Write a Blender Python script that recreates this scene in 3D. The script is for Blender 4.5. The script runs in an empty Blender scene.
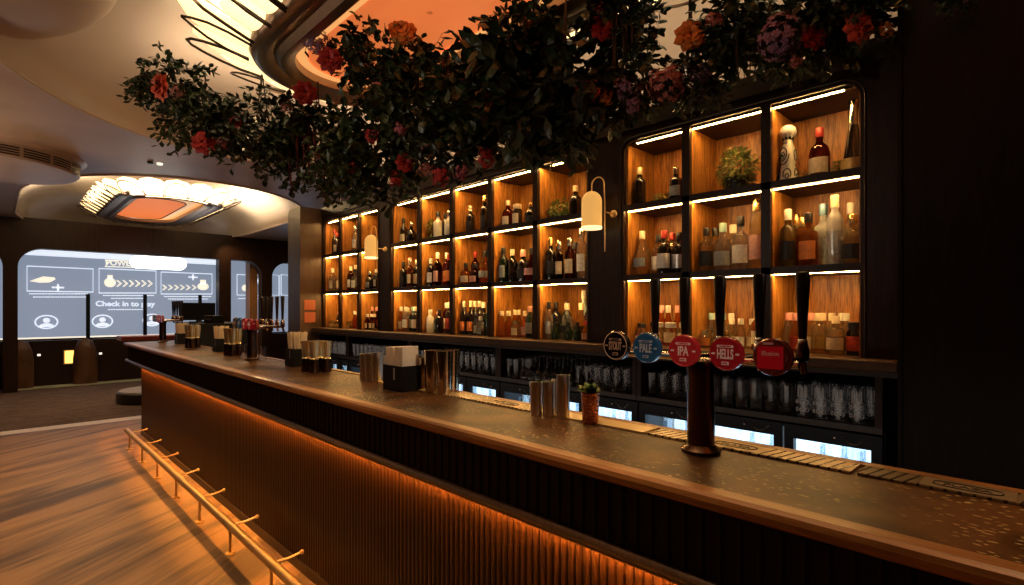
import bpy, math, random
from mathutils import Vector, Matrix
random.seed(7)
R = math.radians
PI = math.pi
col = bpy.context.scene.collection
scene = bpy.context.scene

# ------------------------------------------------------------------ camera
F, W, H = 532.0, 1024.0, 585.0
HY, EYE = 309.0, 1.525
A = math.atan(517.0 / F)
FX, FY = -math.cos(A), math.sin(A)          # forward
RX, RY = FY, -FX                            # right
cam = bpy.data.cameras.new('camera'); camo = bpy.data.objects.new('camera', cam); col.objects.link(camo)
camo.location = (0, 0, EYE); camo.rotation_euler = (PI / 2, 0, PI / 2 - A)
cam.sensor_width = 36; cam.lens = F / W * 36; cam.shift_y = (HY - H / 2) / W
cam.clip_start = .02; cam.clip_end = 100
scene.camera = camo

def ray(px, py):
    u = (px - 512) / F
    return Vector((FX + RX * u, FY + RY * u, (HY - py) / F))
def on_y(px, py, Y):
    d = ray(px, py); return Vector((0, 0, EYE)) + d * (Y / d.y)
def on_x(px, py, X):
    d = ray(px, py); return Vector((0, 0, EYE)) + d * (X / d.x)
def on_z(px, py, Z):
    d = ray(px, py); return Vector((0, 0, EYE)) + d * ((Z - EYE) / d.z)
def at_t(px, py, t):
    return Vector((0, 0, EYE)) + ray(px, py) * t

# ------------------------------------------------------------------ mesh builder
class MB:
    def __init__(s): s.v = []; s.f = []
    def add(s, vs, fs):
        o = len(s.v); s.v += [tuple(p) for p in vs]; s.f += [tuple(i + o for i in f) for f in fs]
        return s
    def box(s, x0, x1, y0, y1, z0, z1):
        vs = [(x, y, z) for z in (z0, z1) for y in (y0, y1) for x in (x0, x1)]
        return s.add(vs, [(0, 2, 3, 1), (4, 5, 7, 6), (0, 1, 5, 4), (2, 6, 7, 3), (0, 4, 6, 2), (1, 3, 7, 5)])
    def lathe(s, prof, seg=16, c=(0, 0, 0), a0=0., a1=2 * PI, sx=1., sy=1.):
        full = abs(a1 - a0 - 2 * PI) < 1e-6
        n = seg if full else seg + 1
        vs = []; fs = []
        for r, z in prof:
            for k in range(n):
                a = a0 + (a1 - a0) * k / seg
                vs.append((c[0] + r * sx * math.cos(a), c[1] + r * sy * math.sin(a), c[2] + z))
        for i in range(len(prof) - 1):
            for k in range(seg):
                k2 = (k + 1) % n
                fs.append((i * n + k, i * n + k2, (i + 1) * n + k2, (i + 1) * n + k))
        if full:
            if prof[0][0] > 1e-6: fs.append(tuple(range(n - 1, -1, -1)))
            if prof[-1][0] > 1e-6: fs.append(tuple((len(prof) - 1) * n + k for k in range(n)))
        return s.add(vs, fs)
    def tube(s, pts, r, seg=8, closed=False, r2=None):
        pts = [Vector(p) for p in pts]; n = len(pts); vs = []; fs = []
        prev = None
        for i, p in enumerate(pts):
            if closed: d = pts[(i + 1) % n] - pts[i - 1]
            else: d = pts[min(i + 1, n - 1)] - pts[max(i - 1, 0)]
            d.normalize()
            if prev is None:
                up = Vector((0, 0, 1)) if abs(d.z) < .9 else Vector((1, 0, 0))
                a = d.cross(up).normalized()
            else:
                a = (prev - d * prev.dot(d)).normalized()
            prev = a; b = d.cross(a)
            rr = r if r2 is None else r + (r2 - r) * i / max(1, n - 1)
            for k in range(seg):
                t = 2 * PI * k / seg
                vs.append(p + (a * math.cos(t) + b * math.sin(t)) * rr)
        m = n if closed else n - 1
        for i in range(m):
            j = (i + 1) % n
            for k in range(seg):
                k2 = (k + 1) % seg
                fs.append((i * seg + k, i * seg + k2, j * seg + k2, j * seg + k))
        if not closed:
            fs.append(tuple(range(seg - 1, -1, -1))); fs.append(tuple((n - 1) * seg + k for k in range(seg)))
        return s.add(vs, fs)
    def ball(s, c, r, seg=12, rings=8, sz=1., sx=1., sy=1.):
        prof = [(max(1e-7, r * math.sin(PI * i / rings)), -r * sz * math.cos(PI * i / rings)) for i in range(rings + 1)]
        return s.lathe(prof, seg, c, sx=sx, sy=sy)
    def prism(s, poly, axis, a, b):
        # poly: 2D points; axis: extrude axis. (x: poly=(y,z); y: poly=(x,z); z: poly=(x,y))
        def P(p, t):
            return {'x': (t, p[0], p[1]), 'y': (p[0], t, p[1]), 'z': (p[0], p[1], t)}[axis]
        n = len(poly)
        vs = [P(p, a) for p in poly] + [P(p, b) for p in poly]
        fs = [tuple(range(n))[::-1], tuple(range(n, 2 * n))] + [(i, (i + 1) % n, (i + 1) % n + n, i + n) for i in range(n)]
        return s.add(vs, fs)
    def build(s, name, mat, parent=None, smooth=False, bevel=0., loc=None):
        me = bpy.data.meshes.new(name); me.from_pydata(s.v, [], s.f); me.update()
        fix_normals(me)
        o = bpy.data.objects.new(name, me); col.objects.link(o)
        if mat: me.materials.append(mat)
        if smooth:
            me.polygons.foreach_set('use_smooth', [True] * len(me.polygons))
            me.set_sharp_from_angle(angle=R(40))
        if bevel:
            m = o.modifiers.new('bevel', 'BEVEL'); m.width = bevel; m.segments = 2; m.limit_method = 'ANGLE'
        if parent: o.parent = parent
        if loc is not None: o.location = loc
        return o
import bmesh
def fix_normals(me):
    bm = bmesh.new(); bm.from_mesh(me)
    bmesh.ops.recalc_face_normals(bm, faces=bm.faces); bm.to_mesh(me); bm.free()

def tag(o, label=None, cat=None, group=None, kind=None):
    if label: o['label'] = label
    if cat: o['category'] = cat
    if group: o['group'] = group
    if kind: o['kind'] = kind
    return o
def thing(name, label, cat, loc=(0, 0, 0), rz=0., group=None):
    o = bpy.data.objects.new(name, None); col.objects.link(o)
    o.empty_display_size = .05
    o.location = loc; o.rotation_euler = (0, 0, rz)
    return tag(o, label, cat, group)
def struct(o): return tag(o, kind='structure')
def dup(root, loc, rz=0., label=None, group=None):
    r = root.copy(); col.objects.link(r); r.location = loc; r.rotation_euler = (0, 0, rz)
    if label: r['label'] = label
    if group: r['group'] = group
    for ch in list(root.children):
        c = ch.copy(); col.objects.link(c); c.parent = r
        for g in list(ch.children):
            d = g.copy(); col.objects.link(d); d.parent = c
    return r
def text(name, s, size, mat, parent, loc, rot, sx=1., extrude=.0006):
    cu = bpy.data.curves.new(name, 'FONT'); cu.body = s; cu.size = size; cu.extrude = extrude
    cu.offset = size * .022; cu.align_x = 'CENTER'; cu.align_y = 'CENTER'
    o = bpy.data.objects.new(name, cu); col.objects.link(o)
    dg = bpy.context.evaluated_depsgraph_get(); dg.update()
    me = bpy.data.meshes.new_from_object(o.evaluated_get(dg)); me.name = name
    bpy.data.objects.remove(o); bpy.data.curves.remove(cu)
    for v in me.vertices: v.co.x *= sx
    me.materials.clear(); me.materials.append(mat)
    o = bpy.data.objects.new(name, me); col.objects.link(o); o.parent = parent
    o.location = loc; o.rotation_euler = rot
    return o

# ------------------------------------------------------------------ materials
def mat(name):
    m = bpy.data.materials.new(name); m.use_nodes = True
    nt = m.node_tree
    return m, nt, nt.nodes['Principled BSDF']
def pm(name, c, rough=.5, metal=0., spec=.5, trans=0., ior=1.45, emit=None, es=0., var=.0, vscale=20., bump=0., bscale=60., coat=0.):
    m, nt, b = mat(name)
    b.inputs['Base Color'].default_value = (*c, 1)
    b.inputs['Roughness'].default_value = rough
    b.inputs['Metallic'].default_value = metal
    b.inputs['Specular IOR Level'].default_value = spec
    b.inputs['Transmission Weight'].default_value = trans
    b.inputs['IOR'].default_value = ior
    b.inputs['Coat Weight'].default_value = coat
    if emit:
        b.inputs['Emission Color'].default_value = (*emit, 1); b.inputs['Emission Strength'].default_value = es
    tc = nt.nodes.new('ShaderNodeTexCoord')
    if var:
        n = nt.nodes.new('ShaderNodeTexNoise'); n.inputs['Scale'].default_value = vscale; n.inputs['Detail'].default_value = 4
        nt.links.new(tc.outputs['Object'], n.inputs['Vector'])
        r = nt.nodes.new('ShaderNodeValToRGB')
        r.color_ramp.elements[0].position = .3; r.color_ramp.elements[1].position = .7
        r.color_ramp.elements[0].color = (*[x * (1 - var) for x in c], 1); r.color_ramp.elements[1].color = (*[min(1, x * (1 + var)) for x in c], 1)
        nt.links.new(n.outputs['Fac'], r.inputs['Fac']); nt.links.new(r.outputs['Color'], b.inputs['Base Color'])
    if bump:
        n = nt.nodes.new('ShaderNodeTexNoise'); n.inputs['Scale'].default_value = bscale
        nt.links.new(tc.outputs['Object'], n.inputs['Vector'])
        bp = nt.nodes.new('ShaderNodeBump'); bp.inputs['Strength'].default_value = bump; bp.inputs['Distance'].default_value = .01
        nt.links.new(n.outputs['Fac'], bp.inputs['Height']); nt.links.new(bp.outputs['Normal'], b.inputs['Normal'])
    return m
def wood(name, c1, c2, rough=.45, scale=(14, 14, 1.2), coat=0., spec=.5):
    m, nt, b = mat(name)
    tc = nt.nodes.new('ShaderNodeTexCoord'); mp = nt.nodes.new('ShaderNodeMapping')
    mp.inputs['Scale'].default_value = scale
    nt.links.new(tc.outputs['Object'], mp.inputs['Vector'])
    n = nt.nodes.new('ShaderNodeTexNoise'); n.inputs['Scale'].default_value = 3; n.inputs['Detail'].default_value = 8; n.inputs['Distortion'].default_value = 1.2
    nt.links.new(mp.outputs['Vector'], n.inputs['Vector'])
    wv = nt.nodes.new('ShaderNodeTexNoise'); wv.inputs['Scale'].default_value = 14; wv.inputs['Detail'].default_value = 3
    nt.links.new(mp.outputs['Vector'], wv.inputs['Vector'])
    mx = nt.nodes.new('ShaderNodeMath'); mx.operation = 'MULTIPLY_ADD'; mx.inputs[1].default_value = .45
    nt.links.new(wv.outputs['Fac'], mx.inputs[0])
    mul = nt.nodes.new('ShaderNodeMath'); mul.operation = 'MULTIPLY'; mul.inputs[1].default_value = .6
    nt.links.new(n.outputs['Fac'], mul.inputs[0]); nt.links.new(mul.outputs[0], mx.inputs[2])
    r = nt.nodes.new('ShaderNodeValToRGB')
    r.color_ramp.elements[0].position = .38; r.color_ramp.elements[1].position = .66
    r.color_ramp.elements[0].color = (*c1, 1); r.color_ramp.elements[1].color = (*c2, 1)
    nt.links.new(mx.outputs[0], r.inputs['Fac']); nt.links.new(r.outputs['Color'], b.inputs['Base Color'])
    b.inputs['Roughness'].default_value = rough; b.inputs['Coat Weight'].default_value = coat; b.inputs['Specular IOR Level'].default_value = spec
    bp = nt.nodes.new('ShaderNodeBump'); bp.inputs['Strength'].default_value = .08; bp.inputs['Distance'].default_value = .005
    nt.links.new(mx.outputs[0], bp.inputs['Height']); nt.links.new(bp.outputs['Normal'], b.inputs['Normal'])
    return m
def em(name, c, s):
    m, nt, b = mat(name)
    b.inputs['Base Color'].default_value = (*[min(1, x * .8) for x in c], 1)
    b.inputs['Emission Color'].default_value = (*c, 1); b.inputs['Emission Strength'].default_value = s
    b.inputs['Roughness'].default_value = .6
    return m

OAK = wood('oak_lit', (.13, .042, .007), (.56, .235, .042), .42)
DARK = wood('dark_timber', (.011, .0045, .0024), (.034, .014, .0065), .42, spec=.25)
DARKH = wood('dark_timber_long', (.010, .0055, .0035), (.028, .015, .009), .35, scale=(1.2, 14, 14))
WALNUT = wood('walnut', (.045, .02, .009), (.11, .05, .022), .35)
REED = wood('reeded_walnut', (.012, .0045, .0016), (.048, .018, .0055), .3, scale=(40, 40, 1.2))
EDGE = wood('edge_timber', (.24, .095, .03), (.38, .165, .055), .36, scale=(1.2, 14, 14), coat=.2)
LED = em('shelf_led', (1., .57, .18), 115)
LEDBAR = em('counter_led', (1., .38, .065), 560)
STEEL = pm('brushed_steel', (.74, .70, .66), .30, 1., var=.1)
CHROME = pm('chrome', (.8, .78, .75), .08, 1.)
BRASS = pm('brass', (.82, .56, .26), .36, .9, var=.08)
BRONZE = pm('dark_bronze', (.12, .065, .04), .25, 1., var=.15)
COPPER = pm('copper', (.75, .28, .14), .25, 1., bump=.9, bscale=110)
BLACK = pm('black_plastic', (.006, .006, .006), .5, spec=.25, var=.2)
NAVY = pm('fridge_black', (.004, .008, .018), .35, spec=.3, var=.2)
PAPER = pm('paper', (.92, .80, .70), .8, var=.08)
STRAWP = pm('straw_paper', (.92, .76, .55), .7, var=.1)

def glass(name, c, rough=.03, mixt=.0, tw=1.):
    m, nt, b = mat(name)
    b.inputs['Base Color'].default_value = (*c, 1); b.inputs['Transmission Weight'].default_value = tw
    b.inputs['Roughness'].default_value = rough; b.inputs['IOR'].default_value = 1.45
    if mixt:
        tr = nt.nodes.new('ShaderNodeBsdfTransparent'); tr.inputs['Color'].default_value = (*c, 1)
        mx = nt.nodes.new('ShaderNodeMixShader'); mx.inputs['Fac'].default_value = mixt
        out = nt.nodes['Material Output']
        nt.links.new(b.outputs[0], mx.inputs[1]); nt.links.new(tr.outputs[0], mx.inputs[2]); nt.links.new(mx.outputs[0], out.inputs['Surface'])
    return m
GL = {
    'clear': glass('glass_clear', (.95, .93, .88), mixt=.55, tw=.88),
    'pale': glass('glass_pale_amber', (.93, .76, .45), mixt=.5, tw=.88),
    'amber': glass('glass_amber', (.80, .34, .07), mixt=.45, tw=.88),
    'red': glass('glass_red_brown', (.40, .07, .02), mixt=.2),
    'orange': glass('glass_orange', (.95, .42, .08), mixt=.5, tw=.88),
    'olive': glass('glass_olive', (.55, .46, .18), mixt=.45, tw=.88),
    'frost': pm('glass_frosted', (.72, .70, .66), .35, trans=.55),
    'dark': pm('glass_dark', (.012, .007, .005), .08, spec=.7, coat=.3),
    'green': pm('glass_dark_green', (.01, .022, .010), .08, spec=.7),
    'white': pm('ceramic_white', (.75, .68, .56), .3, var=.05),
    'teal': pm('ceramic_teal', (.45, .62, .55), .3, var=.05),
    'blue': pm('glass_cool', (.30, .48, .60), .1, trans=.5, emit=(.25, .5, .75), es=.4),  # blue fridge light on these bottles put in as emission
}
TUMB = glass('glass_tumbler', (.95, .95, .97), .02, mixt=.12)
[n for n in TUMB.node_tree.nodes if n.type == 'BSDF_PRINCIPLED'][0].inputs['Transmission Weight'].default_value = 1.
CAP = {
    'black': pm('cap_black', (.012, .01, .01), .35), 'white': pm('cap_white', (.80, .72, .58), .4),
    'red': pm('cap_red', (.35, .03, .02), .35), 'gold': pm('cap_gold', (.85, .58, .22), .25, .9),
    'cream': pm('cap_cream', (.72, .55, .34), .55), 'pink': pm('cap_pink', (.75, .34, .27), .4),
    'silver': pm('cap_silver', (.7, .68, .66), .2, 1.), 'blue': pm('cap_blue', (.16, .28, .38), .3, .3),
    'teal': pm('cap_teal', (.35, .55, .50), .4),
}
LAB = {
    'cream': pm('label_cream', (.75, .60, .40), .6, var=.15, vscale=60), 'white': pm('label_white', (.80, .76, .68), .6, var=.18, vscale=70),
    'black': pm('label_black', (.015, .013, .012), .5, var=.3, vscale=60), 'red': pm('label_red', (.42, .05, .025), .5, var=.3, vscale=60),
    'orange': pm('label_orange', (.75, .25, .06), .55, var=.15, vscale=60), 'pink': pm('label_pink', (.75, .40, .32), .55, var=.15, vscale=60),
    'grey': pm('label_grey', (.34, .34, .31), .5, var=.2, vscale=60), 'gold': pm('label_gold', (.80, .55, .2), .35, .5, var=.2, vscale=60),
    'silver': pm('label_silver', (.6, .6, .6), .3, .5, var=.2, vscale=60),
}

# ------------------------------------------------------------------ room shell
# floor: oak herringbone in front of the bar, carpet beyond the pale strip
def floor_material():
    m, nt, b = mat('floor_herringbone')
    tc = nt.nodes.new('ShaderNodeTexCoord')
    def stretched(ang, fx, fy, detail, dist):
        mp = nt.nodes.new('ShaderNodeMapping'); mp.vector_type = 'TEXTURE'
        mp.inputs['Rotation'].default_value = (0, 0, ang); mp.inputs['Scale'].default_value = (1 / fx, 1 / fy, 1)
        nt.links.new(tc.outputs['Object'], mp.inputs['Vector'])
        n = nt.nodes.new('ShaderNodeTexNoise'); n.inputs['Scale'].default_value = 1.; n.inputs['Detail'].default_value = detail; n.inputs['Distortion'].default_value = dist
        nt.links.new(mp.outputs['Vector'], n.inputs['Vector']); return n
    a = stretched(R(120), .55, 3.2, 2, .9); c2 = stretched(R(128), 2., 30., 3, .2)
    mx = nt.nodes.new('ShaderNodeMix'); mx.data_type = 'FLOAT'; mx.inputs['Factor'].default_value = .28
    nt.links.new(a.outputs['Fac'], mx.inputs['A']); nt.links.new(c2.outputs['Fac'], mx.inputs['B'])
    r = nt.nodes.new('ShaderNodeValToRGB')
    e = r.color_ramp.elements; e[0].position = .38; e[1].position = .55
    e[0].color = (.075, .035, .012, 1); e[1].color = (.32, .17, .065, 1)
    nt.links.new(mx.outputs['Result'], r.inputs['Fac']); nt.links.new(r.outputs['Color'], b.inputs['Base Color'])
    b.inputs['Roughness'].default_value = .5
    bp = nt.nodes.new('ShaderNodeBump'); bp.inputs['Strength'].default_value = .08
    nt.links.new(mx.outputs['Result'], bp.inputs['Height']); nt.links.new(bp.outputs['Normal'], b.inputs['Normal'])
    return m
struct(MB().box(-8.9, 3.2, -4.2, 6.5, -.1, 0).build('floor', floor_material()))
CARPET = wood('carpet_brown', (.075, .050, .038), (.17, .118, .094), .9, scale=(3, 1.2, 1), spec=.1)
struct(MB().box(-16, -9.16, -4.2, 6.5, -.1, 0).build('floor_carpet', CARPET))
struct(MB().box(-9.16, -8.9, -4.2, 6.5, -.1, .001).build('trim_1', pm('pale_strip', (.85, .76, .70), .5, var=.1)))

# ceiling: heightfield with two long stadium domes
CZ = 3.2
ST = [(-3.4, 1.6, 1.85, 2.95, 2.15), (-12.4, -10.35, 2.15, 2.6, 1.9)]   # x0,x1 (cap centres), yc, cap radius x, half width y
def stad(x, y, st):
    x0, x1, yc, ax, ay = st
    dx = x0 - x if x < x0 else (x - x1 if x > x1 else 0)
    return math.hypot(dx / ax, (y - yc) / ay)
def ceil_z(x, y):
    z = CZ
    for st in ST:
        s = stad(x, y, st)
        if s < 1:
            q = 1 - s                       # 0 rim .. 1 centre
            q = min(1, q / .62)
            z = max(z, CZ + .10 * min(1, (1 - s) / .02) + .62 * math.sqrt(max(0, 1 - (1 - q) ** 2)))
    return z
def stad_loop(st, k, n=40):
    x0, x1, yc, ax, ay = st; pts = []
    for i in range(n + 1):
        a = -PI / 2 + PI * i / n; pts.append((x1 + ax * k * math.cos(a), yc + ay * k * math.sin(a)))
    for i in range(n + 1):
        a = PI / 2 + PI * i / n; pts.append((x0 + ax * k * math.cos(a), yc + ay * k * math.sin(a)))
    return pts
PLASTER = pm('plaster', (.50, .40, .33), .33, var=.12, vscale=1.6, spec=.4)
GLOSSP = pm('plaster_gloss', (.50, .41, .34), .24, var=.06, vscale=1.2, spec=.6)
bm = bmesh.new(); eds = []
for loop in [[(-16, -4.2), (3.2, -4.2), (3.2, 6.5), (-16, 6.5)]] + [stad_loop(st, 1.) for st in ST]:
    vv = [bm.verts.new((x, y, CZ)) for x, y in loop]
    eds += [bm.edges.new((vv[q], vv[(q + 1) % len(vv)])) for q in range(len(vv))]
bmesh.ops.triangle_fill(bm, use_beauty=True, use_dissolve=False, edges=eds)
me = bpy.data.meshes.new('ceiling'); bm.to_mesh(me); bm.free(); me.materials.append(PLASTER)
o = bpy.data.objects.new('ceiling', me); col.objects.link(o); struct(o)
for q, st in enumerate(ST):
    mb = MB(); ks = [1, .985, .96, .93, .89, .84, .78, .71, .63, .54, .44, .33, .2, .05]
    loops = []
    for k in ks:
        q_ = min(1, (1 - k) / .62); z = CZ + .62 * math.sqrt(max(0, 1 - (1 - q_) ** 2))
        loops.append([(x, y, z) for x, y in stad_loop(st, k)])
    n = len(loops[0]); vs = [p for l in loops for p in l]
    fs = [(a * n + b, a * n + (b + 1) % n, (a + 1) * n + (b + 1) % n, (a + 1) * n + b) for a in range(len(ks) - 1) for b in range(n)] + [tuple((len(ks) - 1) * n + b for b in range(n))]
    mb.add(vs, fs); o = mb.build('ceiling_dome', GLOSSP); o.data.polygons.foreach_set('use_smooth', [True] * len(o.data.polygons)); struct(o)
struct(MB().box(-16, 3.2, -4.2, 6.5, 4.3, 4.4).build('ceiling_slab', PLASTER))
RIM = pm('rim_plaster', (.55, .45, .38), .3)
for k, st in enumerate(ST):
    struct(MB().tube([(x, y, CZ) for x, y in stad_loop(st, 1.005)], .018, 6, closed=True).build('trim_%d' % (k + 2), RIM, smooth=True))
# plaster lobe bulging into the near dome
struct(MB().ball((-4.5, -.62, 3.70), 1.1, 40, 20, sz=.42, sx=1.08, sy=1.12).build('ceiling_lobe', PLASTER, smooth=True))

# walls
struct(MB().box(-14.35, -14.2, -4.2, 6.5, 0, 3.2).build('wall_left', DARK))
struct(MB().box(-16.1, -16, -4.2, 6.5, 0, 4.3).build('wall_end', PLASTER))
struct(MB().box(-16, 3.2, 6.4, 6.5, 0, 4.3).build('wall_far', PLASTER))
struct(MB().box(-16, 3.2, -4.3, -4.2, 0, 4.3).build('wall_front', DARK))
struct(MB().box(3.1, 3.2, -4.2, 6.5, 0, 4.3).build('wall_right', DARK))
# partition with rounded openings in front of the projection wall
PX0, PX1 = -13.55, -13.3
def arch_opening(mb, y0, y1, ztop, rad, left=True, right=True):
    for side, y, sg in ((left, y0, 1), (right, y1, -1)):
        if side:
            poly = [(y, ztop)] + [(y + sg * (rad - rad * math.sin(a)), ztop - rad + rad * math.cos(a)) for a in [PI / 2 * i / 10 for i in range(11)]]
            mb.prism(poly, 'x', PX0, PX1)
mb = MB()
mb.box(PX0, PX1, -4.2, 6.4, 2.66, 3.22)
for y0, y1 in ((.10, .30), (3.65, 3.9), (4.58, 4.82)):
    mb.box(PX0, PX1, y0, y1, 0, 2.66)
arch_opening(mb, .30, 3.65, 2.66, .36, True, False)
arch_opening(mb, 3.9, 4.58, 2.66, .36, False, True)
arch_opening(mb, 4.82, 6.4, 2.66, .36, True, False)
arch_opening(mb, -3., .10, 2.66, .36, False, True)
struct(mb.build('wall_partition', DARK))
struct(MB().box(-14.2, -13.95, -4.2, 6.4, 0, .9).build('wall_low', DARK))
struct(MB().box(-13.95, -13.65, 4.42, 4.60, 0, 3.2).build('pillar', pm('brown_post', (.42, .20, .075), .5, var=.2)))
# walkway edge at the low wall, its green light put into the colour
struct(MB().box(-13.95, -13.6, .2, 5.2, 0, .012).build('trim_4', pm('green_lit_edge', (.45, .48, .34), .5, var=.3, vscale=2)))

# back bar wall with three shelf openings
ZT, Z2, Z1, ZL = 2.63, 2.175, 1.712, 1.29
WB = 3.45
BAYS = {'left': (-6.54, -5.19, 3), 'middle': (-4.92, -2.33, 5), 'right': (-2.02, -.67, 3)}
for x0, x1 in ((-6.57, -6.54), (-5.19, -4.92), (-2.33, -2.02), (-.67, -.50)):
    struct(MB().box(x0, x1, 3.0, WB - .04, ZL, ZT).build('wall_back', DARK))
struct(MB().box(-6.57, -.50, 3.0, WB - .04, ZT, 2.81).build('wall_back', DARK))
struct(MB().box(-6.57, -.50, WB - .04, WB, 0, 2.81).build('wall_back', DARK))
struct(MB().box(-6.57, -.50, 2.985, 3.0, 2.70, 2.81).build('trim_5', DARKH))
# wall stub at the far end and the tall panel at the near end
poly = [(-6.57, 0), (-6.57, 2.8), (-6.87, 2.8)] + [(-6.95 + .08 - .08 * math.sin(a), 2.72 + .08 * math.cos(a)) for a in [PI / 2 * i / 8 for i in range(1, 9)]] + [(-6.95, 0)]
mb = MB(); mb.prism(poly, 'y', 2.717, WB)
struct(mb.build('wall_stub', wood('stub_timber', (.05, .026, .013), (.10, .052, .026), .4)))
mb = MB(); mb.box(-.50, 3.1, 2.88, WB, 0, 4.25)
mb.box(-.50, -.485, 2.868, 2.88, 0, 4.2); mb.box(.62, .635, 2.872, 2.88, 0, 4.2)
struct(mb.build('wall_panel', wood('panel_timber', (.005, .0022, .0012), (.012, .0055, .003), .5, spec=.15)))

# ------------------------------------------------------------------ shelving bays
cells = {}
def make_bay(key, label):
    x0, x1, n = BAYS[key]
    root = thing('display_shelving', label, 'shelving', ((x0 + x1) / 2, 3.0, ZL))
    cx = (x0 + x1) / 2
    L = lambda x: x - cx
    Zs = lambda z: z - ZL
    dw = .05
    iw = (x1 - x0 - dw * (n - 1)) / n
    y0, y1 = 0., .36
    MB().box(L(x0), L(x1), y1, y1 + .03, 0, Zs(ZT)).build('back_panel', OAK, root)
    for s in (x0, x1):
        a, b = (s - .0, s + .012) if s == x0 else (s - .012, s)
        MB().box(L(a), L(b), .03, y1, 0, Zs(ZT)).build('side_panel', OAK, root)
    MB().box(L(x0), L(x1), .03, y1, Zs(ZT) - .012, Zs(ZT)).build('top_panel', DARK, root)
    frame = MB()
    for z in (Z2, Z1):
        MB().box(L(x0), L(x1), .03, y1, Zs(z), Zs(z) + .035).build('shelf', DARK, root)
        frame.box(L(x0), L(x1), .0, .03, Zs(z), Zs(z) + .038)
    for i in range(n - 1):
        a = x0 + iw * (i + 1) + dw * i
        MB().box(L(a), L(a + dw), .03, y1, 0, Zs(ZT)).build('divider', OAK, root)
        frame.box(L(a), L(a + dw), 0., .031, 0, Zs(ZT))
    rad = .075
    for s, sg in ((x0, 1), (x1, -1)):
        poly = [(L(s), Zs(ZT))] + [(L(s) + sg * (rad - rad * math.sin(a)), Zs(ZT) - rad + rad * math.cos(a)) for a in [PI / 2 * i / 10 for i in range(11)]]
        frame.prism(poly, 'y', 0, .03)
    # bead around the opening
    pts = []
    g = .02
    xl, xr, zt = L(x0) - g, L(x1) + g, Zs(ZT) + g
    rr = rad + g
    pts.append((xl, -.004, 0))
    for i in range(9):
        a = PI / 2 * i / 8; pts.append((xl + rr - rr * math.cos(a), -.004, zt - rr + rr * math.sin(a)))
    for i in range(9):
        a = PI / 2 * i / 8; pts.append((xr - rr + rr * math.sin(a), -.004, zt - rr + rr * math.cos(a)))
    pts.append((xr, -.004, 0))
    frame.tube(pts, .005, 6)
    frame.build('face_frame', DARK, root)
    for i in range(n):
        a = x0 + (iw + dw) * i
        for row, z in (('top', ZT), ('middle', Z2), ('bottom', Z1)):
            xa, xb = a + .004, a + iw - .004
            if row == 'top' and i == 0: xa += .075
            if row == 'top' and i == n - 1: xb -= .075
            zt_ = Zs(z) - (.0125 if row == 'top' else .0005)
            MB().box(L(xa), L(xb), .0315, .048, zt_ - .002, zt_).build('light_strip', LED, root)
            zb = {'top': Z2 + .036, 'middle': Z1 + .036, 'bottom': ZL + .001}[row]
            cells[(key, i, row)] = (a, a + iw, zb)
make_bay('left', 'lit oak shelving bay of nine compartments beside the brown wall stub')
make_bay('middle', 'widest lit oak shelving bay, fifteen compartments between the two wall lamps')
make_bay('right', 'lit oak shelving bay of nine compartments behind the badged beer tower')

# ------------------------------------------------------------------ bottles
def profile(kind, h):
    r = {'wine': .037, 'whisky': .042, 'slim': .030, 'squat': .050, 'gin': .045, 'decanter': .058, 'mini': .029, 'tall': .038, 'jar': .042, 'taper': .056}[kind]
    if kind == 'wine': p = [(0, 0), (r, .0), (r, .58 * h), (.8 * r, .66 * h), (.015, .74 * h), (.0135, h)]
    elif kind == 'whisky': p = [(0, 0), (r, 0), (r, .62 * h), (.86 * r, .69 * h), (.016, .76 * h), (.015, h)]
    elif kind == 'slim': p = [(0, 0), (r, 0), (r, .68 * h), (.7 * r, .75 * h), (.013, .80 * h), (.013, h)]
    elif kind == 'squat': p = [(0, 0), (r, 0), (r * 1.02, .5 * h), (.85 * r, .64 * h), (.018, .74 * h), (.017, h)]
    elif kind == 'gin': p = [(0, 0), (r, 0), (r, .60 * h), (.92 * r, .66 * h), (.5 * r, .71 * h), (.017, .75 * h), (.017, h)]
    elif kind == 'decanter': p = [(0, 0), (.8 * r, 0), (r, .2 * h), (r, .42 * h), (.75 * r, .58 * h), (.018, .70 * h), (.016, h)]
    elif kind == 'mini': p = [(0, 0), (r, 0), (r, .52 * h), (.75 * r, .64 * h), (.013, .78 * h), (.013, h)]
    elif kind == 'tall': p = [(0, 0), (r, 0), (r, .66 * h), (.8 * r, .72 * h), (.016, .79 * h), (.016, h)]
    elif kind == 'jar': p = [(0, 0), (r, 0), (r, .72 * h), (.8 * r, .8 * h), (.8 * r, h)]
    else: p = [(0, 0), (r, 0), (r * .95, .05 * h), (.42 * r, .62 * h), (.017, .74 * h), (.016, h)]
    return r, p
_bcache = {}
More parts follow.
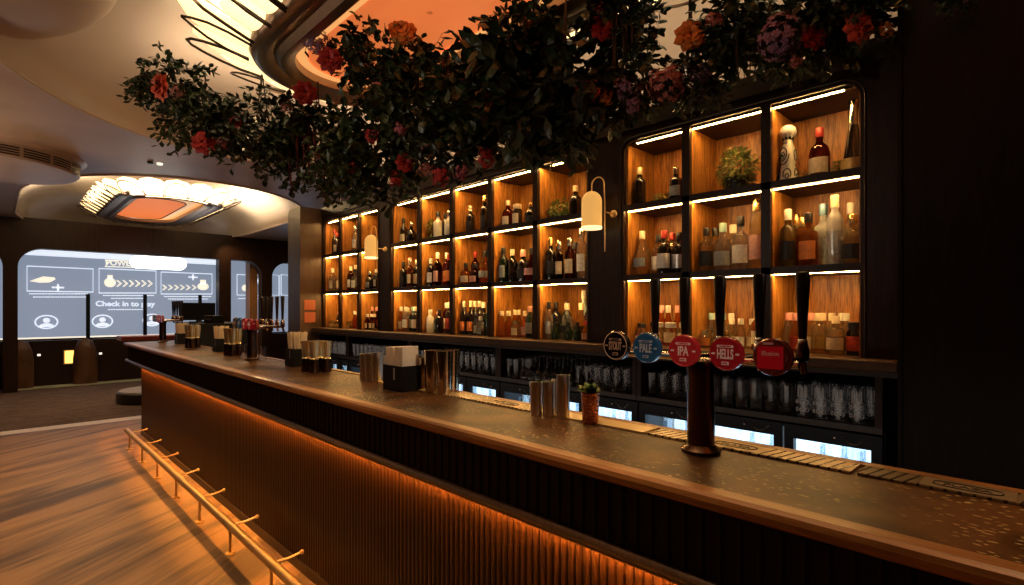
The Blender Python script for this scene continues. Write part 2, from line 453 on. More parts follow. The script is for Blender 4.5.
def make_bottle(kind, h, glassk, cap, lab):
    k = (kind, round(h, 3), glassk, cap, lab)
    if k in _bcache: return _bcache[k], True
    r, p = profile(kind, h)
    b = MB().lathe(p, 18).build('bottle', GL[glassk], smooth=True)
    if cap:
        rr = p[-1][0] + .004
        c0 = .84 * h if kind not in ('jar',) else .82 * h
        if kind == 'taper': c0 = .66 * h; rr = .021
        if kind == 'jar': rr = r * .86
        MB().lathe([(0, c0), (rr, c0), (rr, h + .004), (rr * .85, h + .008), (0, h + .008)], 12).build('cap', CAP[cap], b, smooth=True)
    if lab:
        z0, z1 = {'wine': (.12, .40), 'whisky': (.14, .46), 'slim': (.16, .5), 'squat': (.12, .42), 'gin': (.14, .48), 'decanter': (.2, .4), 'mini': (.1, .42), 'tall': (.15, .5), 'jar': (.15, .6), 'taper': (.04, .2)}[kind]
        rl = r * 1.02 + .0006
        if kind == 'taper': rl = r
        a0 = -PI / 2 - 1.25 - .55; a1 = -PI / 2 + 1.25 - .15
        MB().lathe([(rl, z0 * h), (rl, z1 * h)], 14, a0=a0, a1=a1).build('label_band', LAB[lab], b, smooth=True)
    _bcache[k] = b
    return b, False
ORD = ['first', 'second', 'third', 'fourth', 'fifth', 'sixth', 'seventh', 'eighth', 'ninth', 'tenth', 'eleventh', 'twelfth', 'thirteenth', 'fourteenth', 'fifteenth', 'sixteenth',
       'seventeenth', 'eighteenth', 'nineteenth', 'twentieth']
GNAME = {'clear': 'clear', 'pale': 'pale gold', 'amber': 'amber', 'red': 'red-brown', 'orange': 'orange', 'olive': 'olive', 'frost': 'frosted', 'dark': 'dark', 'green': 'dark green', 'white': 'white ceramic', 'teal': 'teal ceramic'}
# (bay, cell, row): [(px, depth in the cell, kind, height, glass, cap, label)]
CAT = {
 ('left', 0, 'top'): [(333.5, .10, 'wine', .33, 'dark', 'red', None), (337, .08, 'whisky', .27, 'dark', 'red', 'white')],
 ('left', 1, 'top'): [(355.5, .08, 'tall', .30, 'clear', 'silver', 'white')],
 ('left', 0, 'middle'): [(331.5, .10, 'gin', .29, 'clear', 'white', 'cream'), (336.5, .10, 'gin', .29, 'clear', 'white', 'cream')],
 ('left', 1, 'middle'): [(347.5, .12, 'slim', .31, 'pale', 'white', 'cream'), (351, .10, 'whisky', .29, 'red', 'white', 'white'), (355, .08, 'gin', .25, 'clear', 'black', 'white')],
 ('left', 2, 'middle'): [(365, .08, 'squat', .2, 'dark', 'silver', 'grey'), (368.5, .08, 'squat', .21, 'dark', 'silver', 'white'), (373.5, .10, 'whisky', .22, 'dark', 'silver', None), (376.5, .08, 'slim', .22, 'dark', 'white', 'grey')],
 ('left', 0, 'bottom'): [(327.5, .05, 'jar', .08, 'pale', 'gold', 'gold'), (331, .09, 'mini', .12, 'amber', 'black', None), (333, .05, 'jar', .08, 'pale', 'gold', 'gold'), (335.5, .10, 'mini', .19, 'dark', 'pink', 'white'), (338, .05, 'jar', .085, 'pale', 'gold', 'gold')],
 ('left', 1, 'bottom'): [(344, .05, 'jar', .08, 'pale', 'gold', 'gold'), (348, .08, 'mini', .2, 'orange', 'white', None), (352, .07, 'mini', .2, 'orange', 'white', None), (355.5, .08, 'mini', .2, 'orange', 'white', None)],
 ('left', 2, 'bottom'): [(365, .06, 'mini', .17, 'red', 'white', 'cream'), (367.5, .12, 'mini', .25, 'red', 'pink', 'cream'), (370, .06, 'mini', .17, 'red', 'white', 'cream'), (372.5, .12, 'mini', .25, 'red', 'pink', 'cream'), (374.5, .06, 'mini', .17, 'red', 'white', 'cream'), (376.8, .12, 'mini', .25, 'red', 'pink', 'cream')],
 ('middle', 0, 'top'): [(399.3, .09, 'wine', .27, 'dark', 'black', 'cream'), (411.5, .10, 'decanter', .21, 'dark', 'silver', None)],
 ('middle', 1, 'top'): [(439, .10, 'gin', .26, 'white', 'black', None), (444, .12, 'slim', .24, 'dark', 'black', None), (449.3, .08, 'gin', .24, 'white', 'silver', 'white')],
 ('middle', 2, 'top'): [(470.5, .10, 'whisky', .25, 'dark', 'cream', 'black'), (485, .12, 'whisky', .32, 'dark', 'gold', 'black')],
 ('middle', 3, 'top'): [(504.5, .10, 'squat', .23, 'red', 'cream', 'cream'), (517.5, .10, 'jar', .18, 'dark', 'cream', 'cream'), (531, .10, 'squat', .17, 'dark', 'gold', 'black')],
 ('middle', 4, 'top'): [(575.5, .11, 'squat', .235, 'dark', 'cream', None)],
 ('middle', 0, 'middle'): [(398.5, .09, 'whisky', .27, 'dark', 'black', 'black'), (409.3, .11, 'whisky', .31, 'red', 'pink', 'black'), (412, .07, 'slim', .27, 'amber', 'silver', 'cream'), (415, .10, 'tall', .28, 'dark', 'white', 'cream')],
 ('middle', 1, 'middle'): [(429.5, .09, 'tall', .27, 'dark', 'white', 'white'), (435, .12, 'whisky', .29, 'red', 'cream', 'pink'), (440, .09, 'whisky', .32, 'red', 'white', 'pink'), (444.5, .12, 'whisky', .32, 'red', 'white', 'orange'), (448.8, .08, 'slim', .29, 'red', 'red', 'orange')],
 ('middle', 2, 'middle'): [(466.5, .07, 'squat', .19, 'amber', 'black', 'cream'), (471.5, .12, 'whisky', .30, 'red', 'red', None), (473, .06, 'squat', .18, 'red', 'black', 'pink'), (478.7, .08, 'decanter', .29, 'amber', 'black', 'grey'), (486, .10, 'tall', .33, 'pale', 'cream', 'cream')],
 ('middle', 3, 'middle'): [(498.5, .08, 'tall', .29, 'green', 'black', 'grey'), (506.5, .10, 'whisky', .29, 'dark', 'black', None), (512.5, .12, 'whisky', .27, 'dark', 'cream', None), (517.5, .12, 'squat', .27, 'green', 'cream', None), (523, .10, 'squat', .25, 'dark', 'pink', 'black'), (531.3, .08, 'decanter', .26, 'red', 'black', 'pink')],
 ('middle', 4, 'middle'): [(545.5, .08, 'whisky', .32, 'dark', 'gold', 'black'), (551.8, .11, 'whisky', .31, 'dark', 'gold', 'black'), (559.2, .08, 'slim', .28, 'red', 'silver', 'cream'), (570.5, .08, 'tall', .30, 'red', 'silver', 'cream'), (574.5, .14, 'tall', .28, 'red', 'black', None), (582, .07, 'tall', .36, 'clear', 'silver', 'white')],
 ('middle', 0, 'bottom'): [(399.3, .08, 'mini', .25, 'orange', 'white', 'cream'), (402.8, .12, 'whisky', .24, 'amber', 'white', 'orange'), (406.8, .07, 'tall', .25, 'clear', 'white', 'white'), (411.5, .12, 'tall', .25, 'green', 'teal', 'grey'), (415.6, .09, 'tall', .25, 'dark', 'white', 'white')],
 ('middle', 1, 'bottom'): [(426.5, .1, 'whisky', .2, 'dark', 'black', None), (432, .07, 'tall', .22, 'white', 'white', 'white'), (436.2, .1, 'whisky', .2, 'dark', 'pink', 'grey'), (440.2, .08, 'whisky', .22, 'dark', 'black', None), (443.5, .13, 'tall', .29, 'red', 'white', 'white'), (449, .09, 'tall', .29, 'dark', 'white', 'red')],
 ('middle', 2, 'bottom'): [(459.5, .07, 'wine', .30, 'dark', 'cream', 'orange'), (465.8, .07, 'wine', .30, 'dark', 'cream', 'orange'), (471.5, .11, 'wine', .30, 'dark', 'cream', None), (477.3, .13, 'wine', .30, 'dark', 'cream', None), (476.5, .05, 'mini', .2, 'clear', 'silver', 'grey'), (481, .05, 'mini', .16, 'clear', 'white', 'silver'), (483.5, .12, 'wine', .29, 'dark', 'white', 'grey'), (487.3, .10, 'wine', .28, 'green', 'black', None)],
 ('middle', 3, 'bottom'): [(498.8, .09, 'mini', .21, 'orange', 'cream', None), (503, .07, 'mini', .21, 'orange', 'cream', None), (507.3, .09, 'mini', .21, 'orange', 'cream', None), (511.5, .12, 'mini', .22, 'orange', 'cream', None), (516, .05, 'jar', .13, 'pale', 'gold', 'cream'), (518.5, .12, 'mini', .22, 'amber', 'cream', None), (523, .08, 'mini', .21, 'orange', 'cream', 'pink'), (530, .07, 'tall', .25, 'green', 'pink', 'grey')],
 ('middle', 4, 'bottom'): [(550, .06, 'slim', .28, 'clear', 'black', 'silver'), (556.5, .12, 'whisky', .28, 'dark', 'black', 'black'), (561.8, .14, 'tall', .28, 'green', 'black', None), (556, .05, 'mini', .13, 'green', 'black', None), (568, .10, 'decanter', .27, 'clear', 'cream', 'black'), (566, .04, 'mini', .13, 'green', 'black', None), (579.5, .16, 'wine', .37, 'teal', 'white', None), (578, .09, 'decanter', .27, 'amber', 'cream', 'black'), (575.5, .04, 'mini', .13, 'green', 'black', None), (585, .09, 'tall', .3, 'dark', 'silver', 'grey'), (583.5, .04, 'mini', .14, 'amber', 'red', 'pink')],
 ('right', 0, 'top'): [(638.7, .07, 'whisky', .255, 'dark', 'cream', None), (676, .07, 'whisky', .2, 'dark', 'silver', 'grey')],
 ('right', 2, 'top'): [(819.5, .12, 'squat', .27, 'red', 'red', 'cream'), (854, .10, 'taper', .37, 'dark', 'silver', 'gold')],
 ('right', 0, 'middle'): [(635.5, .09, 'decanter', .29, 'pale', 'cream', 'grey'), (649.8, .09, 'gin', .26, 'pale', 'black', 'white'), (655, .14, 'tall', .2, 'clear', 'silver', 'white'), (664.3, .09, 'gin', .275, 'dark', 'red', 'white'), (670, .15, 'tall', .27, 'olive', 'red', 'white'), (677.5, .09, 'gin', .255, 'dark', 'black', 'silver')],
 ('right', 1, 'middle'): [(708.3, .08, 'gin', .26, 'pale', 'black', 'black'), (714.5, .15, 'gin', .27, 'pale', 'black', 'black'), (725, .10, 'squat', .28, 'clear', 'teal', 'grey'), (730.5, .15, 'squat', .28, 'pale', 'white', None), (740, .09, 'gin', .31, 'clear', 'black', 'white'), (755.8, .10, 'tall', .40, 'pale', 'gold', 'pink')],
 ('right', 2, 'middle'): [(780.5, .08, 'whisky', .31, 'olive', 'white', 'black'), (785.5, .15, 'tall', .30, 'olive', 'gold', None), (795, .10, 'gin', .27, 'amber', 'gold', 'red'), (808.5, .10, 'gin', .28, 'amber', 'black', 'orange'), (824, .10, 'gin', .33, 'frost', 'blue', 'silver'), (839.5, .10, 'tall', .36, 'frost', 'cream', 'silver'), (850, .15, 'slim', .32, 'clear', 'white', None), (854, .07, 'squat', .245, 'pale', 'gold', 'black')],
 ('right', 0, 'bottom'): [(637.5, .09, 'mini', .13, 'clear', 'black', 'white'), (645, .07, 'mini', .13, 'clear', 'black', 'white'), (653, .09, 'mini', .14, 'clear', 'black', 'grey'), (662.5, .12, 'mini', .25, 'orange', 'pink', 'cream'), (665, .05, 'jar', .14, 'pale', 'white', 'cream'), (667.7, .12, 'mini', .25, 'orange', 'white', 'cream'), (673.3, .12, 'mini', .25, 'orange', 'pink', 'cream'), (672, .05, 'jar', .14, 'pale', 'white', 'cream'), (679, .12, 'mini', .25, 'orange', 'white', 'cream'), (679.5, .05, 'jar', .14, 'pale', 'white', 'cream')],
 ('right', 1, 'bottom'): [(700, .12, 'mini', .20, 'clear', 'teal', 'grey'), (705.5, .13, 'mini', .20, 'clear', 'white', 'grey'), (711.5, .12, 'mini', .20, 'clear', 'teal', 'grey'), (717, .12, 'mini', .20, 'clear', 'white', 'cream'), (698, .05, 'jar', .10, 'pale', 'gold', 'orange'), (705, .04, 'jar', .08, 'pale', 'gold', 'gold'), (713, .05, 'jar', .10, 'pale', 'gold', 'cream'), (731.5, .11, 'mini', .17, 'pale', 'white', 'cream'), (739, .11, 'mini', .17, 'pale', 'white', 'white'), (746, .12, 'mini', .17, 'pale', 'white', 'cream'), (757, .08, 'slim', .22, 'amber', 'cream', 'cream')],
 ('right', 2, 'bottom'): [(783.2, .13, 'mini', .205, 'clear', 'pink', None), (789, .13, 'mini', .205, 'clear', 'pink', None), (795.5, .08, 'mini', .205, 'amber', 'pink', 'red'), (799, .14, 'mini', .205, 'clear', 'white', None), (813, .13, 'mini', .205, 'pale', 'pink', 'cream'), (821, .14, 'mini', .205, 'pale', 'cream', 'gold'), (826.5, .07, 'tall', .205, 'pale', 'cream', None), (831, .13, 'mini', .205, 'clear', 'cream', 'black'), (837, .06, 'whisky', .19, 'pale', 'cream', 'cream'), (839.5, .15, 'mini', .205, 'pale', 'white', None), (845, .14, 'mini', .205, 'clear', 'white', None), (851.5, .06, 'jar', .16, 'dark', 'black', 'red')],
}
TIER = {'top': 'top', 'middle': 'middle', 'bottom': 'bottom'}
for (bay, ci, row), items in CAT.items():
    xa, xb, zb = cells[(bay, ci, row)]
    pos = []
    for (px, dep, kind, h, g, cap, lab) in items:
        Y = 3.0 + dep + .03
        p = on_y(px, 300, Y)
        r, _ = profile(kind, h)
        x = min(max(p.x, xa + r + .016), xb - r - .004)
        pos.append([x, Y, kind, h, g, cap, lab, r])
    pos.sort(key=lambda q: q[0])
    for it in range(60):                      # push apart bottles that would touch
        moved = False
        for i in range(len(pos)):
            for j in range(i + 1, len(pos)):
                a, b = pos[i], pos[j]; need = a[7] + b[7] + .003
                dx, dy = b[0] - a[0], b[1] - a[1]; d = math.hypot(dx, dy)
                if d < need:
                    moved = True
                    k = (need - d) / 2 + .0005
                    ux, uy = (dx / d, dy / d) if d > 1e-6 else (1, 0)
                    if abs(uy) < .25: uy = .6 if uy >= 0 else -.6
                    a[0] -= ux * k * .5; b[0] += ux * k * .5; a[1] -= uy * k; b[1] += uy * k
        for q in pos:
            q[0] = min(max(q[0], xa + q[7] + .016), xb - q[7] - .004); q[1] = min(max(q[1], 3.05 + q[7]), 3.35 - q[7])
        if not moved: break
    pos.sort(key=lambda q: q[0])
    for i, (x, Y, kind, h, g, cap, lab, r) in enumerate(pos):
        proto, used = make_bottle(kind, h, g, cap, lab)
        lb = GNAME[g] + ' bottle' if kind != 'jar' else GNAME[g] + ' jar'
        lb += {'wine': '', 'tall': '', 'mini': '', 'jar': ''}.get(kind, '')
        if cap: lb += ', ' + cap + (' lid' if kind == 'jar' else ' cap')
        if lab: lb += ', ' + lab + ' label'
        n = len(pos)
        place = 'alone' if n == 1 else (ORD[i] + ' from left')
        lb += ', %s, %s row compartment %s, %s bay' % (place, row, ['one', 'two', 'three', 'four', 'five'][ci], bay)
        grp = 'bottles on the %s shelf of the %s bay' % (row, bay)
        rz = random.uniform(-.25, .25)
        if used: o = dup(proto, (x, Y, zb), rz, lb, grp)
        else:
            o = proto; o.location = (x, Y, zb); o.rotation_euler = (0, 0, rz); tag(o, lb, 'bottle', grp)
        o['category'] = 'jar' if kind == 'jar' else 'bottle'
        o.name = 'jar' if kind == 'jar' else 'bottle'

# the hand painted ceramic bottle in the top right compartment
xa, xb, zb = cells[('right', 2, 'top')]
p = on_y(788, 180, 3.12)
c = thing('ceramic_bottle', 'white hand-painted ceramic bottle with domed stopper and black swirls, top right bay', 'bottle', (p.x, 3.12, zb))
BPR = [(0, .049), (.015, .05), (.06, .045), (.098, .034), (.115, .039), (.14, .042), (.18, .037), (.225, .024), (.24, .020), (.3, .020)]
MB().lathe([(0, 0)] + [(r_, z_) for z_, r_ in BPR[:-1]] + [(.020, .262)], 28).build('body', GL['white'], c, smooth=True)
MB().lathe([(.019, .25), (.022, .268), (.040, .270), (.043, .282), (.036, .306), (.018, .319), (0, .321)], 24).build('stopper', pm('stopper_white', (.7, .66, .6), .3), c, smooth=True)
mb = MB()
for k in range(10):
    a = 2 * PI * k / 10
    mb.add([(.0415 * math.cos(a - .26), .0415 * math.sin(a - .26), .272), (.0415 * math.cos(a + .26), .0415 * math.sin(a + .26), .272), (.028 * math.cos(a), .028 * math.sin(a), .236)], [(0, 1, 2)])
mb.build('stopper_tooth_trim', GL['white'], c)
INKB = pm('painted_black', (.01, .01, .008), .4)
def rbody(z):
    for (z0, r0), (z1, r1) in zip(BPR, BPR[1:]):
        if z <= z1: return r0 + (r1 - r0) * max(0, (z - z0)) / (z1 - z0)
    return .019
fa = -PI / 2 - .42
def loop_on(ac, zc, ax, az, r, t0=0., t1=2 * PI, closed=True):
    pts = []
    for k in range(28):
        t = t0 + (t1 - t0) * k / (28 if closed else 27); z = zc + az * math.sin(t); rr = rbody(z) + .0012
        a = ac + ax * math.cos(t) / rr; pts.append((rr * math.cos(a), rr * math.sin(a), z))
    MB().tube(pts, r, 5, closed=closed).build('painted_swirl', INKB, c, smooth=True)
loop_on(fa, .158, .024, .036, .0030); loop_on(fa, .150, .013, .018, .0026); loop_on(fa, .155, .036, .052, .0026, PI, 2 * PI, False)
for off in (-.62, .62, 1.9, 3.1, 4.3):
    loop_on(fa + off, .045, .020, .030, .0030, -.6, 3.6, False); loop_on(fa + off, .035, .009, .013, .0026)
loop_on(fa, .215, .014, .006, .0024, .2, PI - .2, False)
for off in (1.9, 3.1, 4.3): loop_on(fa + off, .15, .016, .030, .0024)
mb = MB()
mb.tube([(.0225 * math.cos(t), .0225 * math.sin(t), .246) for t in [2 * PI * k / 16 for k in range(16)]], .008, 6, closed=True)
mb.build('painted_neck_band', INKB, c, smooth=True)
MB().ball((rbody(.15) * math.cos(fa), rbody(.15) * math.sin(fa), .15), .008, 10, 6).build('green_emblem', pm('emblem_green', (.03, .10, .02), .4), c, smooth=True)

# ------------------------------------------------------------------ plants
def leaf_mesh(mb, p, d, up, L, wd):
    d = d.normalized(); s = d.cross(up)
    if s.length < 1e-3: s = d.cross(Vector((1, 0, 0)))
    s.normalize(); n = s.cross(d)
    a = p; b = p + d * L * .45 + s * wd - n * wd * .25; c = p + d * L * .45 - s * wd - n * wd * .25; m = p + d * L * .5 + n * wd * .15; t = p + d * L - n * wd * .5
    e1 = p + d * L * .78 + s * wd * .7 - n * wd * .3; e2 = p + d * L * .78 - s * wd * .7 - n * wd * .3
    mb.add([a, b, e1, t, e2, c, m], [(0, 1, 6), (1, 2, 6), (2, 3, 6), (3, 4, 6), (4, 5, 6), (5, 0, 6)])
def rv(): 
    while True:
        v = Vector((random.uniform(-1, 1), random.uniform(-1, 1), random.uniform(-1, 1)))
        if .05 < v.length < 1: return v
LEAFD = [pm('leaf_deep', (.028, .046, .018), .38, var=.5, vscale=9), pm('leaf_mid', (.042, .060, .022), .4, var=.5, vscale=9), pm('leaf_dusky', (.034, .044, .024), .36, var=.5, vscale=9)]
LEAFB = pm('leaf_bright', (.24, .28, .07), .5, var=.4, vscale=30)
def cell_plant(name, label, px, py, Y, zb, w, h, n, leaf=.022, pot=True):
    p = on_y(px, py, Y)
    c = thing(name, label, 'plant', (p.x, Y, zb), group='small plants on the lit shelves')
    if pot: MB().lathe([(0, 0), (w * .22, 0), (w * .28, h * .32), (w * .25, h * .32), (w * .2, h * .05), (0, h * .05)], 14).build('pot', pm(name + '_pot', (.03, .02, .015), .5), c, smooth=True)
    mb = MB()
    for k in range(n):
        v = rv().normalized() * random.uniform(.55, 1.)
        q = Vector((v.x * w * .5, v.y * min(w * .5, .10), h * .52 + v.z * h * .46))
        leaf_mesh(mb, q, v + rv() * .7 + Vector((0, 0, -.3)), Vector((0, 0, 1)), leaf * random.uniform(.7, 1.2), leaf * .38)
    mb.build('foliage', LEAFB, c)
    return c
cell_plant('shelf_plant', 'bushy trailing plant filling the top centre compartment of the right bay', 737, 165, 3.14, cells[('right', 1, 'top')][2], .24, .265, 760, .024)
cell_plant('shelf_plant', 'low creeping plant between two dark bottles, top of the right bay', 662, 196, 3.14, cells[('right', 0, 'top')][2], .13, .08, 120, .02, False)
cell_plant('shelf_plant', 'tiny plant between red-topped and tall tapered bottle, top of right bay', 837, 165, 3.22, cells[('right', 2, 'top')][2], .10, .10, 90, .02)
cell_plant('shelf_plant', 'tiny sprig beside the painted ceramic bottle', 805, 175, 3.2, cells[('right', 2, 'top')][2], .06, .07, 40, .018, False)
cell_plant('shelf_plant', 'leafy plant beside round dark bottle by the large wall lamp', 561, 210, 3.16, cells[('middle', 4, 'top')][2], .20, .17, 300, .026)
cell_plant('shelf_plant', 'pale plant in the second top compartment of the middle bay', 432.5, 230, 3.13, cells[('middle', 1, 'top')][2], .12, .2, 120, .035)

# ------------------------------------------------------------------ orange squares on the stub, wall lamps
ORS = em('orange_card', (.40, .09, .025), .12)  # brightness of the cards put in as a faint emission
for k, (z, lb) in enumerate(((1.575, 'upper small orange square card on the brown wall stub'), (1.42, 'lower small orange square card on the brown wall stub'))):
    o = MB().box(0, .008, -.07, .07, -.065, .065).build('picture_card', ORS, loc=(-6.57, 2.838, z)); tag(o, lb, 'card', 'orange cards on the wall stub')
SHADE = pm('lamp_shade_glass', (.26, .12, .03), .6, spec=.2, emit=(1., .50, .12), es=.72, var=.1, vscale=8)
def wall_lamp(x, label):
    c = thing('wall_lamp', label, 'wall lamp', (x, 2.985, 2.07), group='arched glowing wall lamps')
    prof = [(.066, 0)] + [(.068, .17 * i / 4) for i in range(5)] + [(.068 * math.cos(a), .17 + .07 * math.sin(a)) for a in [PI / 2 * k / 7 for k in range(1, 7)]] + [(.006, .24)]
    MB().lathe(prof, 24, (-.02, -.13, 0)).build('lamp_shade', SHADE, c, smooth=True)
    MB().lathe([(0, -.012), (.068, -.012), (.069, .004), (.066, .004)], 24, (-.02, -.13, 0)).build('shade_rim', em('rim_glow', (1., .70, .35), 1.6), c, smooth=True)
    pts = [(-.02, -.13, .24)] + [(-.02 + .05 * (1 - math.cos(a)), -.13 + .0 * a, .275 + .05 * math.sin(a)) for a in [PI * k / 10 for k in range(11)]] + [(.08, -.12, .15), (.08, -.12, -.17)]
    MB().tube(pts, .004, 8).build('goose_neck', BRASS, c, smooth=True)
    MB().tube([(.08, -.12, .09), (.08, 0, .09)], .005, 8).build('wall_arm', BRASS, c, smooth=True)
    MB().ball((.08, -.022, .09), .026, 14, 10, sz=1, sy=.7).build('wall_knob', BRASS, c, smooth=True)
wall_lamp(-2.155, 'large arched glowing wall lamp between middle and right shelving bays')
wall_lamp(-5.055, 'smaller-looking arched glowing wall lamp between left and middle shelving bays')

# ------------------------------------------------------------------ ledge, glass cabinets, fridges
c = thing('back_bar_ledge', 'long dark timber ledge under the lit shelving bays', 'ledge', (-3.55, 2.95, ZL))
MB().box(-3.02, 3.05, -.09, .42, -.05, 0).build('ledge_board', wood('ledge_timber', (.035, .018, .008), (.085, .044, .021), .3, scale=(1.2, 14, 14)), c, bevel=.006)
MB().box(-3.02, 3.05, -.075, -.055, -.075, -.05).build('under_lip', DARKH, c)
XD = [-7.1 + .53, -5.8, -4.5, -3.2, -1.89, -.57]
secs = [(XD[i], XD[i + 1]) for i in range(5)]
SN = ['leftmost', 'second from left', 'third from left', 'fourth from left', 'rightmost']
DOORG = {}
WHITEG = em('fridge_glow', (.62, .82, 1.), 2.3)
def glow_material():
    m, nt, b = mat('fridge_interior')
    tc = nt.nodes.new('ShaderNodeTexCoord')
    mp = nt.nodes.new('ShaderNodeMapping'); mp.inputs['Scale'].default_value = (22, 1, 5)
    nt.links.new(tc.outputs['Object'], mp.inputs['Vector'])
    n = nt.nodes.new('ShaderNodeTexNoise'); n.inputs['Scale'].default_value = 1.; n.inputs['Detail'].default_value = 3
    nt.links.new(mp.outputs['Vector'], n.inputs['Vector'])
    r = nt.nodes.new('ShaderNodeValToRGB'); r.color_ramp.elements[0].position = .3; r.color_ramp.elements[1].position = .5
    r.color_ramp.elements[0].color = (.16, .38, .55, 1); r.color_ramp.elements[1].color = (.72, .9, 1, 1)
    nt.links.new(n.outputs['Fac'], r.inputs['Fac']); nt.links.new(r.outputs['Color'], b.inputs['Emission Color'])
    b.inputs['Emission Strength'].default_value = 2.0; b.inputs['Base Color'].default_value = (.5, .6, .7, 1)
    return m
FRG = glow_material()
PANE = glass('fridge_pane', (.9, .95, 1.), .02, mixt=.7)
for si, (x0, x1) in enumerate(secs):
    cab = thing('glass_rack_cabinet', '%s open glass cabinet under the back ledge' % SN[si], 'cabinet', ((x0 + x1) / 2, 2.95, .94), group='open glass cabinets under the ledge')
    w = (x1 - x0) / 2 - .002
    MB().box(-w, w, 0., .42, 0, .03).build('base_board', DARKH, cab)
    MB().box(-w, w, .42, .44, 0, .29).build('back_panel', BLACK, cab)
    for s in (-1, 1): MB().box(s * w - (.03 if s > 0 else 0), s * w + (.03 if s < 0 else 0), 0, .42, .03, .29).build('side_panel', DARK, cab)
    fr = thing('bottle_fridge', '%s black three-door bottle fridge with bright glowing interior' % SN[si], 'fridge', ((x0 + x1) / 2, 2.97, 0.0), group='glowing bottle fridges behind the bar')
    body = MB().box(-w, w, .05, .44, .06, .10).box(-w, w, .42, .44, .06, .93).box(-w, w, .05, .44, .90, .935)
    for s in (-1, 1): body.box(s * w - (.02 if s > 0 else 0), s * w + (.02 if s < 0 else 0), .05, .42, .1, .9)
    body.build('cabinet_body', NAVY, fr)
    MB().box(-w + .03, w - .03, .405, .415, .12, .88).build('lit_back', FRG, fr)
    MB().box(-w + .03, w - .03, .06, .40, .60, .608).build('wire_shelf', pm('shelf_wire', (.7, .75, .8), .4), fr)
    pitch = 2 * w / 3
    for k in range(3):
        a = -w + pitch * k + .004; b = a + pitch - .008
        d = MB().box(a, a + .045, 0, .045, .09, .925).box(b - .045, b, 0, .045, .09, .925).box(a + .045, b - .045, 0, .045, .09, .25).box(a + .045, b - .045, 0, .045, .855, .925).build('door', NAVY, fr)
        MB().box(a + .045, b - .045, .02, .026, .25, .855).build('glass_pane', PANE, d)
        MB().ball(((a + b) / 2 + .02, -.004, .89), .007, 8, 6).build('lock', CHROME, d, smooth=True)
        m = (a + b) / 2
        MB().tube([(m + .05 + .10 * t, -.006, .905 - .035 * math.sin(PI * t)) for t in [i / 8 for i in range(9)]], .0022, 5).build('wire_handle', pm('wire_dark', (.12, .15, .18), .3, .8), d, smooth=True)
# bottles standing in the fridges
pb = MB().lathe(profile('mini', .2)[1], 12).build('fridge_bottle', GL['blue'], smooth=True)
first = True
for si, (x0, x1) in enumerate(secs):
    w = (x1 - x0) / 3
    for k in range(3):
        for q in range(3):
            if si == 4 and k == 1 and q == 0: continue
            x = x0 + w * (k + .28 + .22 * q) + random.uniform(-.012, .012)
            lb = 'pale blue-lit bottle, %s, behind %s door of %s fridge' % (ORD[q], ORD[k], SN[si])
            if first: o = pb; first = False; tag(o, lb, 'bottle', 'bottles inside the glowing fridges'); o.location = (x, 3.15, .609)
            else: o = dup(pb, (x, 3.15 + .03 * ((q + k) % 2), .609), 0, lb, 'bottles inside the glowing fridges')

# glasses on the cabinet boards
tumbler = MB().lathe([(0, 0), (.029, 0), (.034, .06), (.0385, .15), (.036, .15), (.027, .012), (0, .012)], 11).build('beer_glass', TUMB)
deco = MB().lathe([(0, 0), (.033, 0), (.035, .165), (.0325, .165), (.031, .012), (0, .012)], 16).build('patterned_glass', TUMB, smooth=True)
mb = MB()
for zz in (.035, .075):
    for a in (-PI / 2 - .75, -PI / 2, -PI / 2 + .7):
        cc = Vector((.0352 * math.cos(a), .0352 * math.sin(a), zz)); s = Vector((-math.sin(a), math.cos(a), 0))
        mb.tube([cc + s * .009 * math.cos(t) + Vector((0, 0, .009 * math.sin(t))) for t in [2 * PI * k / 10 for k in range(10)]], .0018, 4, closed=True)
for a in (-PI / 2 - .5, -PI / 2 + .1, -PI / 2 + .6):
    mb.tube([(.0356 * math.cos(a), .0356 * math.sin(a), .1), (.0358 * math.cos(a), .0358 * math.sin(a), .155)], .003, 4)
mb.build('printed_pattern', pm('print_white', (.7, .65, .6), .5, emit=(.7, .65, .6), es=.03), deco)
stem = MB().lathe([(0, .19), (.033, .19), (.033, .187), (.004, .182), (.0035, .105), (.02, .09), (.036, .055), (.034, .0), (.032, 0), (.034, .054), (.018, .086), (0, .098)], 16).build('wine_glass', TUMB, smooth=True)
protos = {'beer_glass': (tumbler, 'clear straight beer glass'), 'patterned_glass': (deco, 'clear tumbler printed with white rings'), 'wine_glass': (stem, 'upside-down stemmed wine glass')}
used = set()
for si, (x0, x1) in enumerate(secs):
    n = {0: 11, 1: 13, 2: 14, 3: 15, 4: 15}[si]
    for rowi, yy in enumerate((3.02, 3.125, 3.23)):
        if rowi == 2 and si < 2: continue
        for k in range(n):
            x = x0 + .075 + (x1 - x0 - .15) * (k + (.5 if rowi % 2 else 0) * .9) / (n - .5)
            kind = 'beer_glass'
            if si == 4 and k >= n - 4: kind = 'patterned_glass'
            if si == 3 and 2 <= k < 9: kind = 'wine_glass'
            if si == 2 and rowi == 1: kind = 'wine_glass'
            pr, txt = protos[kind]
            lb = '%s, %s in %s row, %s cabinet' % (txt, ORD[k], ['front', 'middle', 'rear'][rowi], SN[si])
            if kind in used: o = dup(pr, (x, yy, .9705), random.uniform(-.1, .1), lb, 'glasses under the back ledge')
            else:
                used.add(kind); o = pr; o.location = (x, yy, .9705); tag(o, lb, 'glass', 'glasses under the back ledge')

